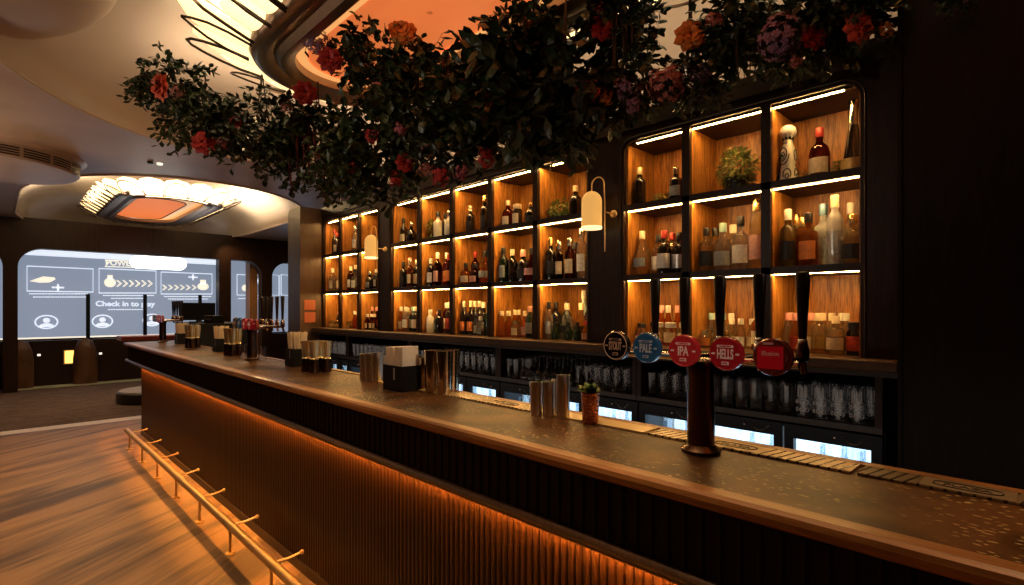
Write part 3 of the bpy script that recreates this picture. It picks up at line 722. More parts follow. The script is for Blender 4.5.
# ------------------------------------------------------------------ the bar
BX0, BX1 = -8.3, .75
c = thing('stone_worktop', 'long speckled stone bar top with timber edges', 'worktop', (-3.8, 1.44, 1.06))
def L(x): return x + 3.8
def stone():
    m, nt, b = mat('bar_stone')
    tc = nt.nodes.new('ShaderNodeTexCoord')
    n1 = nt.nodes.new('ShaderNodeTexNoise'); n1.inputs['Scale'].default_value = 5; n1.inputs['Detail'].default_value = 6
    nt.links.new(tc.outputs['Object'], n1.inputs['Vector'])
    r1 = nt.nodes.new('ShaderNodeValToRGB'); r1.color_ramp.elements[0].position = .40; r1.color_ramp.elements[1].position = .60
    r1.color_ramp.elements[0].color = (.030, .012, .005, 1); r1.color_ramp.elements[1].color = (.125, .054, .021, 1)
    nt.links.new(n1.outputs['Fac'], r1.inputs['Fac'])
    mp = nt.nodes.new('ShaderNodeMapping'); mp.inputs['Rotation'].default_value = (0, 0, .5); mp.inputs['Scale'].default_value = (45, 100, 40)
    nt.links.new(tc.outputs['Object'], mp.inputs['Vector'])
    nd = nt.nodes.new('ShaderNodeTexNoise'); nd.inputs['Scale'].default_value = 9
    nt.links.new(tc.outputs['Object'], nd.inputs['Vector'])
    add = nt.nodes.new('ShaderNodeVectorMath'); add.operation = 'MULTIPLY_ADD'; add.inputs[1].default_value = (3.5, 3.5, 3.5)
    nt.links.new(nd.outputs['Color'], add.inputs[0]); nt.links.new(mp.outputs['Vector'], add.inputs[2])
    vo = nt.nodes.new('ShaderNodeTexVoronoi'); vo.inputs['Scale'].default_value = 1.
    nt.links.new(add.outputs['Vector'], vo.inputs['Vector'])
    r2 = nt.nodes.new('ShaderNodeValToRGB'); r2.color_ramp.elements[0].position = .20; r2.color_ramp.elements[1].position = .34
    r2.color_ramp.elements[0].color = (1, 1, 1, 1); r2.color_ramp.elements[1].color = (0, 0, 0, 1)
    nt.links.new(vo.outputs['Distance'], r2.inputs['Fac'])
    sep = nt.nodes.new('ShaderNodeSeparateColor'); nt.links.new(vo.outputs['Color'], sep.inputs['Color'])
    gt = nt.nodes.new('ShaderNodeMath'); gt.operation = 'GREATER_THAN'; gt.inputs[1].default_value = .45
    nt.links.new(sep.outputs['Red'], gt.inputs[0])
    nm = nt.nodes.new('ShaderNodeTexNoise'); nm.inputs['Scale'].default_value = 2.2
    nt.links.new(tc.outputs['Object'], nm.inputs['Vector'])
    r3 = nt.nodes.new('ShaderNodeValToRGB'); r3.color_ramp.elements[0].position = .38; r3.color_ramp.elements[1].position = .62
    nt.links.new(nm.outputs['Fac'], r3.inputs['Fac'])
    mu0 = nt.nodes.new('ShaderNodeMath'); mu0.operation = 'MULTIPLY'
    nt.links.new(r3.outputs['Color'], mu0.inputs[0]); nt.links.new(gt.outputs[0], mu0.inputs[1])
    mu = nt.nodes.new('ShaderNodeMath'); mu.operation = 'MULTIPLY'
    nt.links.new(r2.outputs['Color'], mu.inputs[0]); nt.links.new(mu0.outputs[0], mu.inputs[1])
    mx = nt.nodes.new('ShaderNodeMix'); mx.data_type = 'RGBA'
    nt.links.new(mu.outputs[0], mx.inputs['Factor']); nt.links.new(r1.outputs['Color'], mx.inputs['A']); mx.inputs['B'].default_value = (.75, .55, .26, 1)
    nt.links.new(mx.outputs['Result'], b.inputs['Base Color'])
    b.inputs['Roughness'].default_value = .40; b.inputs['Specular IOR Level'].default_value = .2; b.inputs['Specular Tint'].default_value = (1., .62, .36, 1)
    return m
MB().box(L(BX0 + .05), L(BX1), -.2145, .235, 0, .04).build('stone_slab', stone(), c)
# front edge: rounded nose
yf = 1.172 - 1.44
prof = [(-.214, 0), (yf + .012, 0), (yf + .002, .01), (yf, .022), (yf + .003, .034), (yf + .014, .0405), (-.214, .0405)]
MB().prism(prof, 'x', L(BX0), L(BX1)).build('front_edge', EDGE, c)
MB().box(L(BX0), L(BX0 + .05), -.2139, .27, 0, .0405).build('end_edge', EDGE, c)
MB().box(L(BX0 + .05), L(BX1), .2351, .271, 0, .046).build('back_edge', EDGE, c)

c = thing('bar_counter', 'long dark timber bar counter with glowing reeded front', 'bar counter', (-3.8, 1.3, 0))
FASC = wood('fascia_timber', (.004, .002, .001), (.009, .004, .002), .6, spec=.2)
MB().box(L(BX0 + .05), L(BX1), -.088, -.06, .865, 1.06).build('fascia', FASC, c)
# fine reeding of the fascia
mb = MB()
x = BX0 + .1
while x < BX1 - .05:
    mb.lathe([(.006, .885), (.006, 1.045)], 6, (L(x), -.088, 0), a0=PI, a1=2 * PI); x += .045
mb.build('fascia_reed_pattern', FASC, c)
mb = MB()
pr = [(-.0885, .885), (-.10, .88), (-.106, .868), (-.100, .857), (-.085, .852), (-.046, .851), (-.044, .8175), (-.0382, .8175), (-.0382, .885)]  # unseen inner lip added to keep the strip's light off the floor
mb.prism(pr, 'x', L(BX0 - .08), L(BX1))
mb.build('moulding', WALNUT, c, smooth=True)
BXB = -7.79
mb = MB()
x = BXB; pitch = .03; vs = []
N = int((BX1 - BXB) / pitch)
for i in range(N + 1):
    for k in range(5):
        a = PI * k / 5
        vs.append((L(BXB + i * pitch + pitch / 2 - pitch / 2 * math.cos(a)), -.0114 - .013 * math.sin(a)))
n = len(vs)
mb.add([(p[0], p[1], .06) for p in vs] + [(p[0], p[1], .86) for p in vs], [(i, i + 1, i + 1 + n, i + n) for i in range(n - 1)])
mb.build('reeded_front', REED, c, smooth=False)
MB().box(L(BXB), L(BX1), -.0113, .02, 0, .92).build('front_board', DARK, c)
MB().box(L(BXB), L(BXB + .03), .02, .38, 0, 1.06).build('end_panel', WALNUT, c)
MB().box(L(BXB), L(BX1), .36, .38, 0, 1.06).build('rear_board', DARK, c)
MB().box(L(BXB + .02), L(BX1), -.058, .36, 1.0, 1.059).build('carcass_top', DARK, c)
MB().box(L(BXB), L(BX1), -.03, -.0115, 0, .06).build('plinth', DARKH, c)
MB().box(L(BXB + .02), L(BX1), -.0365, -.0285, .832, .838).build('light_strip', LEDBAR, c)
MB().box(L(BX0 + .05), L(BX0 + .07), -.06, .38, .865, 1.06).build('end_fascia', DARK, c)

# foot rail
c = thing('foot_rail', 'brass foot rail running along the floor before the bar', 'foot rail', (-3.5, 1.05, 0))
MB().tube([(-3.72, 0, .178), (4.0, 0, .178)], .025, 14).build('rail', BRASS, c, smooth=True)
for k in range(-2, 7):
    x = -2.91 - .69 * k + 3.5
    mb = MB().tube([(x, 0, .178), (x, .0, .0)], .009, 8)
    mb.lathe([(0, 0), (.03, 0), (.03, .006), (.012, .012), (0, .012)], 12, (x, 0, 0))
    mb.tube([(x, 0, .178), (x + .02, .08, .185), (x + .03, .15, .20)], .007, 8)
    mb.ball((x + .03, .15, .20), .013, 8, 6)
    mb.lathe([(.026, -.02), (.026, .02)], 12, (0, 0, 0))
    b = mb
    b.v = b.v[:-24]; b.f = b.f[:-14]
    b.build('bracket', BRASS, c, smooth=True)

# bar runners
def runner_mat(name, c1, c2, kind):
    m, nt, b = mat(name)
    tc = nt.nodes.new('ShaderNodeTexCoord')
    if kind == 'stripe':
        w = nt.nodes.new('ShaderNodeTexWave'); w.inputs['Scale'].default_value = 12.5; w.bands_direction = 'X'
        mp = nt.nodes.new('ShaderNodeMapping'); mp.inputs['Rotation'].default_value = (0, 0, R(12))
        nt.links.new(tc.outputs['Object'], mp.inputs['Vector']); nt.links.new(mp.outputs['Vector'], w.inputs['Vector']); fac = w.outputs['Fac']; pos = (.12, .22)
    else:
        w = nt.nodes.new('ShaderNodeTexVoronoi'); w.inputs['Scale'].default_value = 60; w.inputs['Randomness'].default_value = 0.
        nt.links.new(tc.outputs['Object'], w.inputs['Vector']); fac = w.outputs['Distance']; pos = (.28, .36)
    r = nt.nodes.new('ShaderNodeValToRGB'); r.color_ramp.elements[0].position = pos[0]; r.color_ramp.elements[1].position = pos[1]
    r.color_ramp.elements[0].color = (*c1, 1); r.color_ramp.elements[1].color = (*c2, 1)
    nt.links.new(fac, r.inputs['Fac']); nt.links.new(r.outputs['Color'], b.inputs['Base Color'])
    b.inputs['Roughness'].default_value = .27; b.inputs['Specular IOR Level'].default_value = .8
    return m
RM = [runner_mat('runner_stripe', (.06, .03, .012), (.88, .64, .34), 'stripe'), runner_mat('runner_dot', (.12, .06, .02), (.88, .64, .32), 'dot')]
INK = pm('runner_ink', (.03, .018, .01), .6)
PLAIN = pm('runner_plain', (.88, .64, .34), .27, var=.1)
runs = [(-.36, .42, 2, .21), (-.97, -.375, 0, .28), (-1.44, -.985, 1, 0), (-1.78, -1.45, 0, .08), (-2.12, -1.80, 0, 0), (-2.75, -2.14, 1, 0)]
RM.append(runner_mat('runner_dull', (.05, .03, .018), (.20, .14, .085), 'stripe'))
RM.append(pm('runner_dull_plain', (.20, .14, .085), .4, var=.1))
for i, (x0, x1, k, logo) in enumerate(runs):
    lb = ['rubber bar runner at the near end of bar, dulled stripes and oval logo', 'cream striped bar runner right behind the badged beer tower', 'cream dotted bar runner beside the copper cup', 'cream striped bar runner behind the steel tumblers',
          'cream striped bar runner between steel tumblers and gold shakers', 'cream dotted bar runner behind the napkin caddy'][i]
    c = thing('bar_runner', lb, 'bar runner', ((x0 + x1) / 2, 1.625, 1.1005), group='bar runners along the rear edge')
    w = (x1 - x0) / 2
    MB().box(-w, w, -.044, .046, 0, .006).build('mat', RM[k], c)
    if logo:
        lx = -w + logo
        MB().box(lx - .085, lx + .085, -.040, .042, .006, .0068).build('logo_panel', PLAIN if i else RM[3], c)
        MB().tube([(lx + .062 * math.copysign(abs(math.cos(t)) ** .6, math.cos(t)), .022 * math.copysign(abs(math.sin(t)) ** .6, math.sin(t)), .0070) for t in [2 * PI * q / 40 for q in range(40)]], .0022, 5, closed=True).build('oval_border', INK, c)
        text('lettering', 'PLAZA', .026, INK, c, (lx, 0, .0072), (0, 0, 0), sx=1.15)

# ------------------------------------------------------------------ beer towers
def disc(mb, c, r, y0, y1, seg=32):
    mb.prism([(c[0] + r * math.cos(2 * PI * k / seg), c[1] + r * math.sin(2 * PI * k / seg)) for k in range(seg)], 'y', y0, y1)
BLK = pm('badge_black', (.010, .008, .008), .25, coat=.4)
BLU = pm('badge_blue', (.018, .060, .105), .25, coat=.4, emit=(.018, .060, .105), es=.20)  # emission in badge and lettering colours stands in for ambient light
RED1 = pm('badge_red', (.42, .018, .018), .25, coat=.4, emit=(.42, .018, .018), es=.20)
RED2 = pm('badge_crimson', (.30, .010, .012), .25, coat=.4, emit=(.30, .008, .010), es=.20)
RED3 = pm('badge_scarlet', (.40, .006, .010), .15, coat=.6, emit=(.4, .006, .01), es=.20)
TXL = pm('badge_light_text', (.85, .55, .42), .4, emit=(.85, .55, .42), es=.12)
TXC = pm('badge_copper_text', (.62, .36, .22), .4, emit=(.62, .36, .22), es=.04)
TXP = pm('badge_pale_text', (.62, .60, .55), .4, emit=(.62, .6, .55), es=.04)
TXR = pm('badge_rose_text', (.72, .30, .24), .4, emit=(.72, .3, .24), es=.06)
HND = pm('handle_dark', (.03, .02, .015), .3, .5)
CLRIM = pm('badge_clear_rim', (.38, .08, .07), .12, .2, coat=.6)
def beer_tower(label, loc):
    T = thing('beer_tower', label, 'beer tower', loc, group='five-tap beer towers on the bar')
    MB().lathe([(0, 0), (.056, 0), (.056, .010), (.047, .018), (.039, .024), (.038, .225), (.043, .255), (.041, .27), (.02, .28), (0, .28)], 28).build('pillar', BRONZE, T, smooth=True)
    mb = MB()
    for s in (-1, 1):
        mb.tube([(0, 0, .26), (s * .03, -.0, .272), (s * .08, 0, .278), (s * .27, 0, .278)], .011, 10)
    mb.build('manifold_pipe', CHROME, T, smooth=True)
    spec = [(-.266, BLK, TXC, 'STOUT'), (-.153, BLU, TXP, 'PALE'), (-.028, RED1, TXL, 'IPA'), (.098, RED2, TXL, 'HELLS'), (.221, RED3, TXR, 'Illusion')]
    for k, (x, m, tx, word) in enumerate(spec):
        z = .305 - .0015 * k; yb = -.055
        mb = MB(); disc(mb, (x, z), .049 if k == 4 else .047, yb, yb + .022)
        b = mb.build('badge', m if k < 4 else CLRIM, T, bevel=.003)
        b['label'] = ['black round tap badge lettered STOUT', 'blue round tap badge lettered PALE', 'red round tap badge lettered IPA', 'crimson round tap badge lettered HELLS', 'clear-rimmed scarlet square-panelled round tap badge'][k]
        yt = yb - .0012
        rt = (PI / 2, 0, 0)
        if k < 4:
            mb = MB(); mb.tube([(x + .044 * math.cos(t), yb - .001, z + .044 * math.sin(t)) for t in [2 * PI * q / 32 for q in range(32)]], .0012, 4, closed=True)
            mb.build('badge_ring', tx if k == 0 else m, b, smooth=True)
            mb = MB(); mb.prism([(x - .021, z + .017), (x + .021, z + .017), (x + .024, z + .0205), (x + .021, z + .024), (x - .021, z + .024), (x - .024, z + .0205)], 'y', yb - .0015, yb)
            mb.build('brand_bar', tx, b)
            text('small_lettering', 'CAMDEN', .007, m, b, (x, yb - .0022, z + .0205), rt, sx=1.1)
            text('lettering', word, .038, tx, b, (x, yt, z - .002), rt, sx={'STOUT': .40, 'PALE': .52, 'IPA': .62, 'HELLS': .46}[word], extrude=.0008)
            mb = MB(); mb.box(x - .010, x + .010, yb - .0015, yb, z - .031, z - .022); mb.build('lower_bar', tx, b)
            text('small_lettering', 'BEER', .0065, m, b, (x, yb - .0022, z - .0265), rt)
            mb = MB()
            for s in (-1, 1): mb.box(x + s * .034 - .005, x + s * .034 + .005, yb - .0012, yb, z - .003, z + .002)
            mb.build('side_dash_marking', tx, b)
        else:
            mb = MB(); mb.box(x - .036, x + .029, yb - .0015, yb, z - .031, z + .028); mb.build('red_panel', m, b)
            mb = MB()
            for q in range(24):
                a = -PI / 2 + PI * q / 23 * .95
                mb.add([(x + .036 * math.cos(a), yb - .001, z + .036 * math.sin(a)), (x + .046 * math.cos(a - .03), yb - .001, z + .046 * math.sin(a - .03)), (x + .046 * math.cos(a + .03), yb - .001, z + .046 * math.sin(a + .03))], [(0, 1, 2)])
            mb.build('dark_rim_marking', BLK, b)
            mb = MB(); mb.box(x - .022, x + .004, yb - .0012, yb, z + .032, z + .038); mb.build('top_bar', TXR, b)
            text('lettering', word, .0165, TXR, b, (x - .003, yb - .0025, z + .009), rt, sx=.95)
        MB().tube([(x, yb + .022, z - .02), (x, 0, .28)], .008, 8).build('badge_stem', CHROME, T, smooth=True)
        # tap and tall handle behind the badge
        tx_ = x + .016 - .010 * k / 4
        tap = MB().tube([(x, 0, .278), (tx_, .10, .278), (tx_, .17, .278)], .010, 10)
        tap.tube([(tx_, .165, .285), (tx_, .17, .255), (tx_, .175, .238)], .009, 10)
        tap.lathe([(.004, .27), (.017, .275), (.019, .30), (.014, .325), (.009, .335)], 12, (tx_, .165, 0))
        tp = tap.build('tap', CHROME if k % 2 else BRONZE, T, smooth=True)
        prof = [(0, .328), (.010, .328), (.0115, .345), (.017, .45), (.0205, .522), (.018, .53), (0, .532)]
        MB().lathe(prof, 14, (tx_, .165, 0), sy=.75).build('handle', HND, tp, smooth=True)
        MB().lathe([(.0105, .318), (.0135, .322), (.0135, .333), (.0105, .337)], 12, (tx_, .165, 0)).build('handle_collar', CHROME, tp, smooth=True)
    return T
p = on_z(699, 455, 1.1)
TW = beer_tower('nearest bronze beer tower with five badges, in front of right shelving bay', (p.x - .012, 1.505, 1.1005))
dup(TW, (-4.69, 1.535, 1.1005), 0, 'beer tower in front of the brown wall stub, second along the bar')
dup(TW, (-8.03, 1.545, 1.1005), 0, 'farthest beer tower at the far end of the bar before the monitor')

# ------------------------------------------------------------------ things on the bar
def tumbler_mesh(name, r0, r1, h, m):
    return MB().lathe([(0, 0), (r0, 0), (r1, h), (r1 * .94, h), (r0 * .92, .008), (0, .008)], 24).build(name, m, smooth=True)
def on_bar(px, py):
    v = on_z(px, py, 1.1005)
    return v if v.y < 1.6 else on_y(px, py, 1.6)
# tall steel cups next to the copper cup
def place(name, cat, label, px, py, r0, r1, h, m, grp=None, dy=0, dx=0):
    q = on_bar(px, py); o = tumbler_mesh(name, r0, r1, h, m); o.location = (q.x + dx, q.y + dy, 1.1005)
    return tag(o, label, cat, grp)
q = on_bar(563, 418)
G = 'steel cups beside the copper cup'
for k, (dx, dy, r, h, lb) in enumerate(((.0, .0, .026, .168, 'tallest steel cup beside the copper mint cup'), (-.055, -.022, .0245, .138, 'short steel cup left of the tallest steel cup'), (-.105, -.04, .0245, .135, 'leftmost short steel cup of the cluster by the copper cup'),
                                        (-.06, .035, .0245, .14, 'steel cup at the rear of the cluster by the copper cup'))):
    o = tumbler_mesh('steel_cup', r * .95, r, h, STEEL); o.location = (q.x + dx, q.y + dy, 1.1005); tag(o, lb, 'cup', G)
o = MB().lathe([(0, 0), (.020, 0), (.003, .006), (.003, .05), (.02, .07), (.029, .125), (.0275, .125), (.018, .072), (0, .06)], 20).build('stemmed_glass', TUMB, smooth=True); o.location = (q.x - .155, q.y + .01, 1.1005); tag(o, 'clear flared glass at the left of the steel cups near copper cup', 'glass')
q = on_bar(587, 424)
c = thing('copper_mint_cup', 'hammered copper cup holding green mint sprigs', 'cup', (q.x, q.y + .02, 1.1005))
MB().lathe([(0, 0), (.029, 0), (.034, .115), (.032, .115), (.028, .01), (0, .01)], 28).build('cup_body', COPPER, c, smooth=True)
mb = MB()
for k in range(26):
    v = Vector((random.uniform(-1, 1), random.uniform(-1, 1), random.uniform(.2, .9)))
    leaf_mesh(mb, Vector((random.uniform(-.012, .012), random.uniform(-.012, .012), .105 + random.uniform(0, .012))), v, Vector((0, 0, 1)), .045, .015)
mb.build('mint_leaves', pm('mint', (.10, .17, .035), .5, var=.3, vscale=40), c)
# clusters further along
Gs = 'steel shakers beside the napkin caddy'
q = on_bar(436, 392)
for k, (dx, dy, h, lb) in enumerate(((-.03, 0, .215, 'front left polished shaker tin, right of the napkin caddy'), (.062, .008, .215, 'front right polished shaker tin, right of the napkin caddy'), (.02, .085, .215, 'rear polished shaker tin, right of the napkin caddy'), (-.135, .03, .17, 'small clear-sided tin between napkin caddy and shaker tins'))):
    o = tumbler_mesh('shaker_tin', .036, .043, h, pm('tin_%d' % k, (.72, .60, .44), .14, 1.)); o.location = (q.x + dx, q.y + dy, 1.1005); tag(o, lb, 'shaker', Gs)
Gc = 'steel cups left of the napkin caddy'
q = on_bar(372, 381)
for k, (dx, dy, lb) in enumerate(((.06, .0, 'right steel cup left of the napkin caddy'), (-.02, .0, 'middle steel cup left of the napkin caddy'), (-.10, .01, 'leftmost steel cup left of the napkin caddy'), (.02, .08, 'rear steel cup left of the napkin caddy'))):
    o = tumbler_mesh('steel_cup', .029, .033, .17 - .008 * k, STEEL); o.location = (q.x + dx, q.y + dy, 1.1005); tag(o, lb, 'cup', Gc)
def caddy(px, py, label, w, mfill, fill, hbox=.13, sc=1.):
    q = on_bar(px, py)
    c = thing('bar_caddy', label, 'caddy', (q.x, q.y + .03, 1.1005), group='black caddies on the bar')
    b = MB().box(-w, w, -.06, .06, 0, .006).box(-w, w, -.06, -.054, .006, hbox).box(-w, w, .054, .06, .006, hbox).box(-w, -w + .006, -.054, .054, .006, hbox).box(w - .006, w, -.054, .054, .006, hbox).box(-.004, .004, -.054, .054, .006, hbox)
    b.build('caddy_box', BLACK, c)
    MB().box(w * .15, w * .30, -.0615, -.06, hbox * .45, hbox * .92).build('front_tag', pm('tag_grey', (.35, .33, .32), .4), c)
    if fill == 'napkin':
        for s, hh in ((-1, .222), (1, .228)):
            mb = MB()
            for k in range(6):
                mb.box(s * w * .5 - w * .42 + k * w * .14, s * w * .5 - w * .42 + k * w * .14 + w * .125, -.048, .048, .007, hh + random.uniform(-.004, .004))
            n = mb.build('napkin_pile', mfill, c); 
    else:
        mb = MB()
        for k in range(60):
            x = random.uniform(-w + .012, w - .012); y = random.uniform(-.048, .048)
            mb.tube([(x * .9, y * .9, .01), (x * 1.22, y * 1.2, .25 + random.uniform(-.006, .006))], .004, 5)
        mb.build('straw_bundle_leaves', mfill, c)
    return c
caddy(397, 390, 'black caddy packed with pinkish paper napkins, mid bar', .088, PAPER, 'napkin')
caddy(293, 366, 'black caddy of cream straws beside the gold-lit glasses', .078, STRAWP, 'straw')
caddy(218, 350, 'black caddy of cream straws left of the second beer tower', .08, STRAWP, 'straw')
caddy(179, 343, 'farthest black caddy of cream straws beside the far beer tower', .08, STRAWP, 'straw')
GLD = pm('gold_lit_glass', (.95, .75, .42), .2, .75)  # golden reflected light put into the base colour
for (px, py, n, tip, grp, shx) in ((313, 366, 4, 'beside the nearest straw caddy', 'gold-lit tumblers beside the nearest straw caddy', .13), (232, 350, 3, 'left of the second beer tower', 'gold-lit tumblers left of the second tower', .20), (192, 344, 3, 'near the far end of bar', 'gold-lit tumblers at the far end', .24)):
    q = on_bar(px, py)
    for k in range(n):
        c = thing('gold_tumbler', '%s gold-lit metal tumbler %s' % (['front left', 'front right', 'rear left', 'rear right'][k], tip), 'tumbler', (q.x + shx + (-.05, .05, -.04, .06)[k], min(q.y, 1.52) + (0, .01, .085, .09)[k], 1.1005), group=grp)
        MB().lathe([(0, .0), (.033, 0), (.031, .07), (.026, .075), (.026, .08), (.037, .16), (.035, .16), (.024, .085), (0, .085)], 18).build('cup_body', GLD, c, smooth=True)
        MB().lathe([(.0335, 0), (.0335, .07)], 18).build('lower_band', BRONZE, c, smooth=True); c.scale = (1, 1, 1.3 if px > 300 else 1.55)
# small glasses around the second tower foot
for px, lb in ((247.5, 'small clear glass left of the second beer tower foot'), (262.5, 'small clear glass right of the second beer tower foot')):
    q = on_bar(px, 356); o = tumbler_mesh('small_glass', .03, .034, .11, TUMB); o.location = (q.x, q.y + (.0 if px > 255 else -.04), 1.1005); tag(o, lb, 'glass')
# monitor and till behind the far end
c = thing('monitor', 'small black till monitor standing at the bar\'s far end', 'monitor', (-8.27, 2.0, 1.3405), rz=R(76))
MB().box(-.215, .215, -.012, .012, .03, .27).build('screen_panel', BLACK, c, bevel=.004)
MB().box(-.02, .02, -.008, .008, .015, .06).build('stand', BLACK, c)
MB().box(-.1, .1, -.08, .08, 0, .015).build('foot', BLACK, c)
c = thing('service_station', 'low dark service station carrying the monitor behind the bar', 'station', (-8.05, 2.1, 0))
MB().box(-.62, .55, -.25, .3, .0, 1.30).build('cabinet_body', BLACK, c); MB().box(-.64, .57, -.27, .32, 1.3, 1.34).build('station_top', BLACK, c)
c = thing('card_printer', 'small dark boxy receipt printer right of the monitor', 'printer', (-7.68, 2.05, 1.3405), rz=.3)
MB().box(-.10, .10, -.08, .08, 0, .10).build('printer_body', BLACK, c, bevel=.01); MB().box(-.07, .07, -.085, -.08, .04, .07).build('paper_slot', pm('slot', (.1, .09, .08), .4), c)

# ------------------------------------------------------------------ far side of the room
# projection screen
XS = -14.17
c = thing('projection_screen', 'large pale blue-grey projected instruction screen behind the partition', 'screen', (XS, 2.4, .93))
SCR = em('screen_ground', (.21, .255, .34), 1.0)
WHT = em('screen_white', (.80, .88, 1.), .95)
CRM = em('screen_cream', (1., .92, .74), .95)
def yz(px, py):
    q = on_x(px, py, XS); return (q.y - 2.4, q.z - .93)
y0 = yz(4, 300)[0] - .5
MB().box(-.02, 0, y0, 3.9, 0, 1.90).build('screen_panel', SCR, c)
mb = MB(); ye = 1.55
mb.box(0, .004, y0, ye, 1.66, 1.86); mb.build('top_band', WHT, c)
MB().box(0, .004, y0, ye, .0, .03).build('bottom_line', CRM, c)
MB().box(0, .004, ye - .05, ye, .0, 1.66).build('edge_line', CRM, c)
def frame_marks(name, pts, r=.010, closed=True):
    MB().tube([(.006, *yz(*p)) for p in pts], r, 4, closed=closed).build(name, WHT, c)
for name, x0, y0_, x1, y1_, x2, y2_, x3, y3_ in (('picture_frame', 27, 266, 93, 269, 93, 292, 27, 291), ('picture_frame', 99, 268.5, 156, 271, 156, 293, 99, 293), ('picture_frame', 161, 272, 212, 274, 212, 294, 161, 294), ):
    frame_marks(name, [(x0, y0_), (x1, y1_), (x2, y2_), (x3, y3_)])
for name, a, b in (('picture_frame', 237, 261), ('picture_frame', 271, 279), ('picture_frame', 281, 292)):
    frame_marks(name, [(a, 274.5), (b, 275.5), (b, 295.5), (a, 295)])
def bar(px0, px1, py, th=1.1):
    mb = MB(); x = px0
    while x < px1:
        w = random.uniform(1.2, 3.2); e = min(px1, x + w)
        a = yz(x, py); b = yz(e, py + .3); mb.box(.004, .007, a[0], b[0], a[1] - .008 * th, a[1] + .008 * th); x = e + .35
    mb.build('caption_lettering', WHT, c)
for q in ((29, 88, 293.8), (33, 86, 297), (103, 154, 295.5), (111, 146, 298.3), (164, 211, 296.5), (168, 208, 299), (238, 260, 298.5), (108, 143, 309.5)): bar(*q)
a = yz(126, 304); text('title_lettering', 'Check in to play', .150, WHT, c, (.008, a[0], a[1]), (PI / 2, 0, PI / 2), sx=1.06, extrude=.003)
# banner lettering
a = yz(120.5, 263.5); text('banner_lettering', 'POWER', .15, CRM, c, (.008, a[0], a[1]), (PI / 2, 0, PI / 2), sx=1.0, extrude=.004)
pts = [yz(105, 260), yz(136, 261.5), yz(136, 267.5), yz(105, 266.5), yz(108, 263.3)]
MB().tube([(.006, *p) for p in pts], .009, 4, closed=True).build('banner_border', CRM, c)
# icons: feather, plus signs, medals and chevrons
mb = MB()
def blob(mb, px, py, rx, ry, n=20):
    a = yz(px, py); mb.prism([(a[0] + rx * math.cos(2 * PI * k / n), a[1] + ry * math.sin(2 * PI * k / n)) for k in range(n)], 'x', .004, .008)
a = yz(43, 280)
mb.prism([(a[0] - .20, a[1] - .03), (a[0] - .05, a[1] - .055), (a[0] + .10, a[1] - .045), (a[0] + .19, a[1] + .02), (a[0] + .17, a[1] + .06), (a[0] + .0, a[1] + .07), (a[0] - .1, a[1] + .02)], 'x', .004, .008)
mb.build('feather_emblem', CRM, c); mb = MB()
blob(mb, 110, 282.5, .10, .10); a = yz(110, 276.5); mb.box(.004, .008, a[0] - .045, a[0] + .045, a[1] - .05, a[1] + .03)
mb.build('medal_emblem', CRM, c); mb = MB()
blob(mb, 203, 286.5, .12, .085); a = yz(203, 282); mb.box(.004, .008, a[0] - .06, a[0] + .06, a[1] - .05, a[1] + .05)
mb.build('medal_emblem', CRM, c); mb = MB()
blob(mb, 246, 288, .10, .085)
mb.build('medal_emblem', CRM, c)
for px, py in ((58, 287.5), (193, 277.2), (258, 281)):
    mb = MB(); a = yz(px, py); mb.box(.004, .008, a[0] - .095, a[0] + .095, a[1] - .016, a[1] + .016); mb.box(.004, .008, a[0] - .016, a[0] + .016, a[1] - .07, a[1] + .07)
    mb.build('plus_marking', WHT, c)
mb = MB(); mb2 = MB()
for k in range(6):
    px = 119 + 6.2 * k
    a = yz(px, 283.5); mb.prism([(a[0] - .05, a[1] + .07), (a[0] - .02, a[1] + .07), (a[0] + .05, a[1]), (a[0] - .02, a[1] - .07), (a[0] - .05, a[1] - .07), (a[0] + .01, a[1])], 'x', .004, .008)
    px = 164.5 + 5.9 * k
    a = yz(px, 287.5); mb2.prism([(a[0] - .05, a[1] + .06), (a[0] - .02, a[1] + .06), (a[0] + .05, a[1]), (a[0] - .02, a[1] - .06), (a[0] - .05, a[1] - .06), (a[0] + .01, a[1])], 'x', .004, .008)
mb.build('chevron_marking', CRM, c); mb2.build('chevron_marking', CRM, c)
for px, py in ((46.5, 322), (102.5, 321.3), (152, 320)):
    mb = MB()
    a = yz(px, py)
    mb.tube([(.006, a[0] + .17 * math.cos(t), a[1] + .13 * math.sin(t)) for t in [2 * PI * k / 28 for k in range(28)]], .012, 4, closed=True)
    blob(mb, px, py - 1.6, .055, .05)
    mb.prism([(a[0] + .12 * math.cos(t), a[1] - .10 + .075 * math.sin(t)) for t in [PI * k / 12 for k in range(13)]], 'x', .004, .008)
    mb.build('avatar_emblem', WHT, c)

# thin posts in front of the screen
for px, yt_, yb_, lb in ((88, 294, 340, 'thin dark upright post, leftmost before the projected screen'), (145, 294.5, 338, 'thin dark upright post, middle one before the projected screen'), (200, 295, 338, 'thin dark upright post behind the monitor')):
    a = on_x(px, yt_, -14.02)
    c = thing('upright_post', lb, 'post', (-14.02, a.y, .9), group='thin posts before the screen')
    MB().box(-.03, .03, -.032, .032, 0, a.z - .9).build('post_shaft', BLACK, c); MB().box(-.05, .05, -.07, .07, 0, .03).build('foot', BLACK, c)
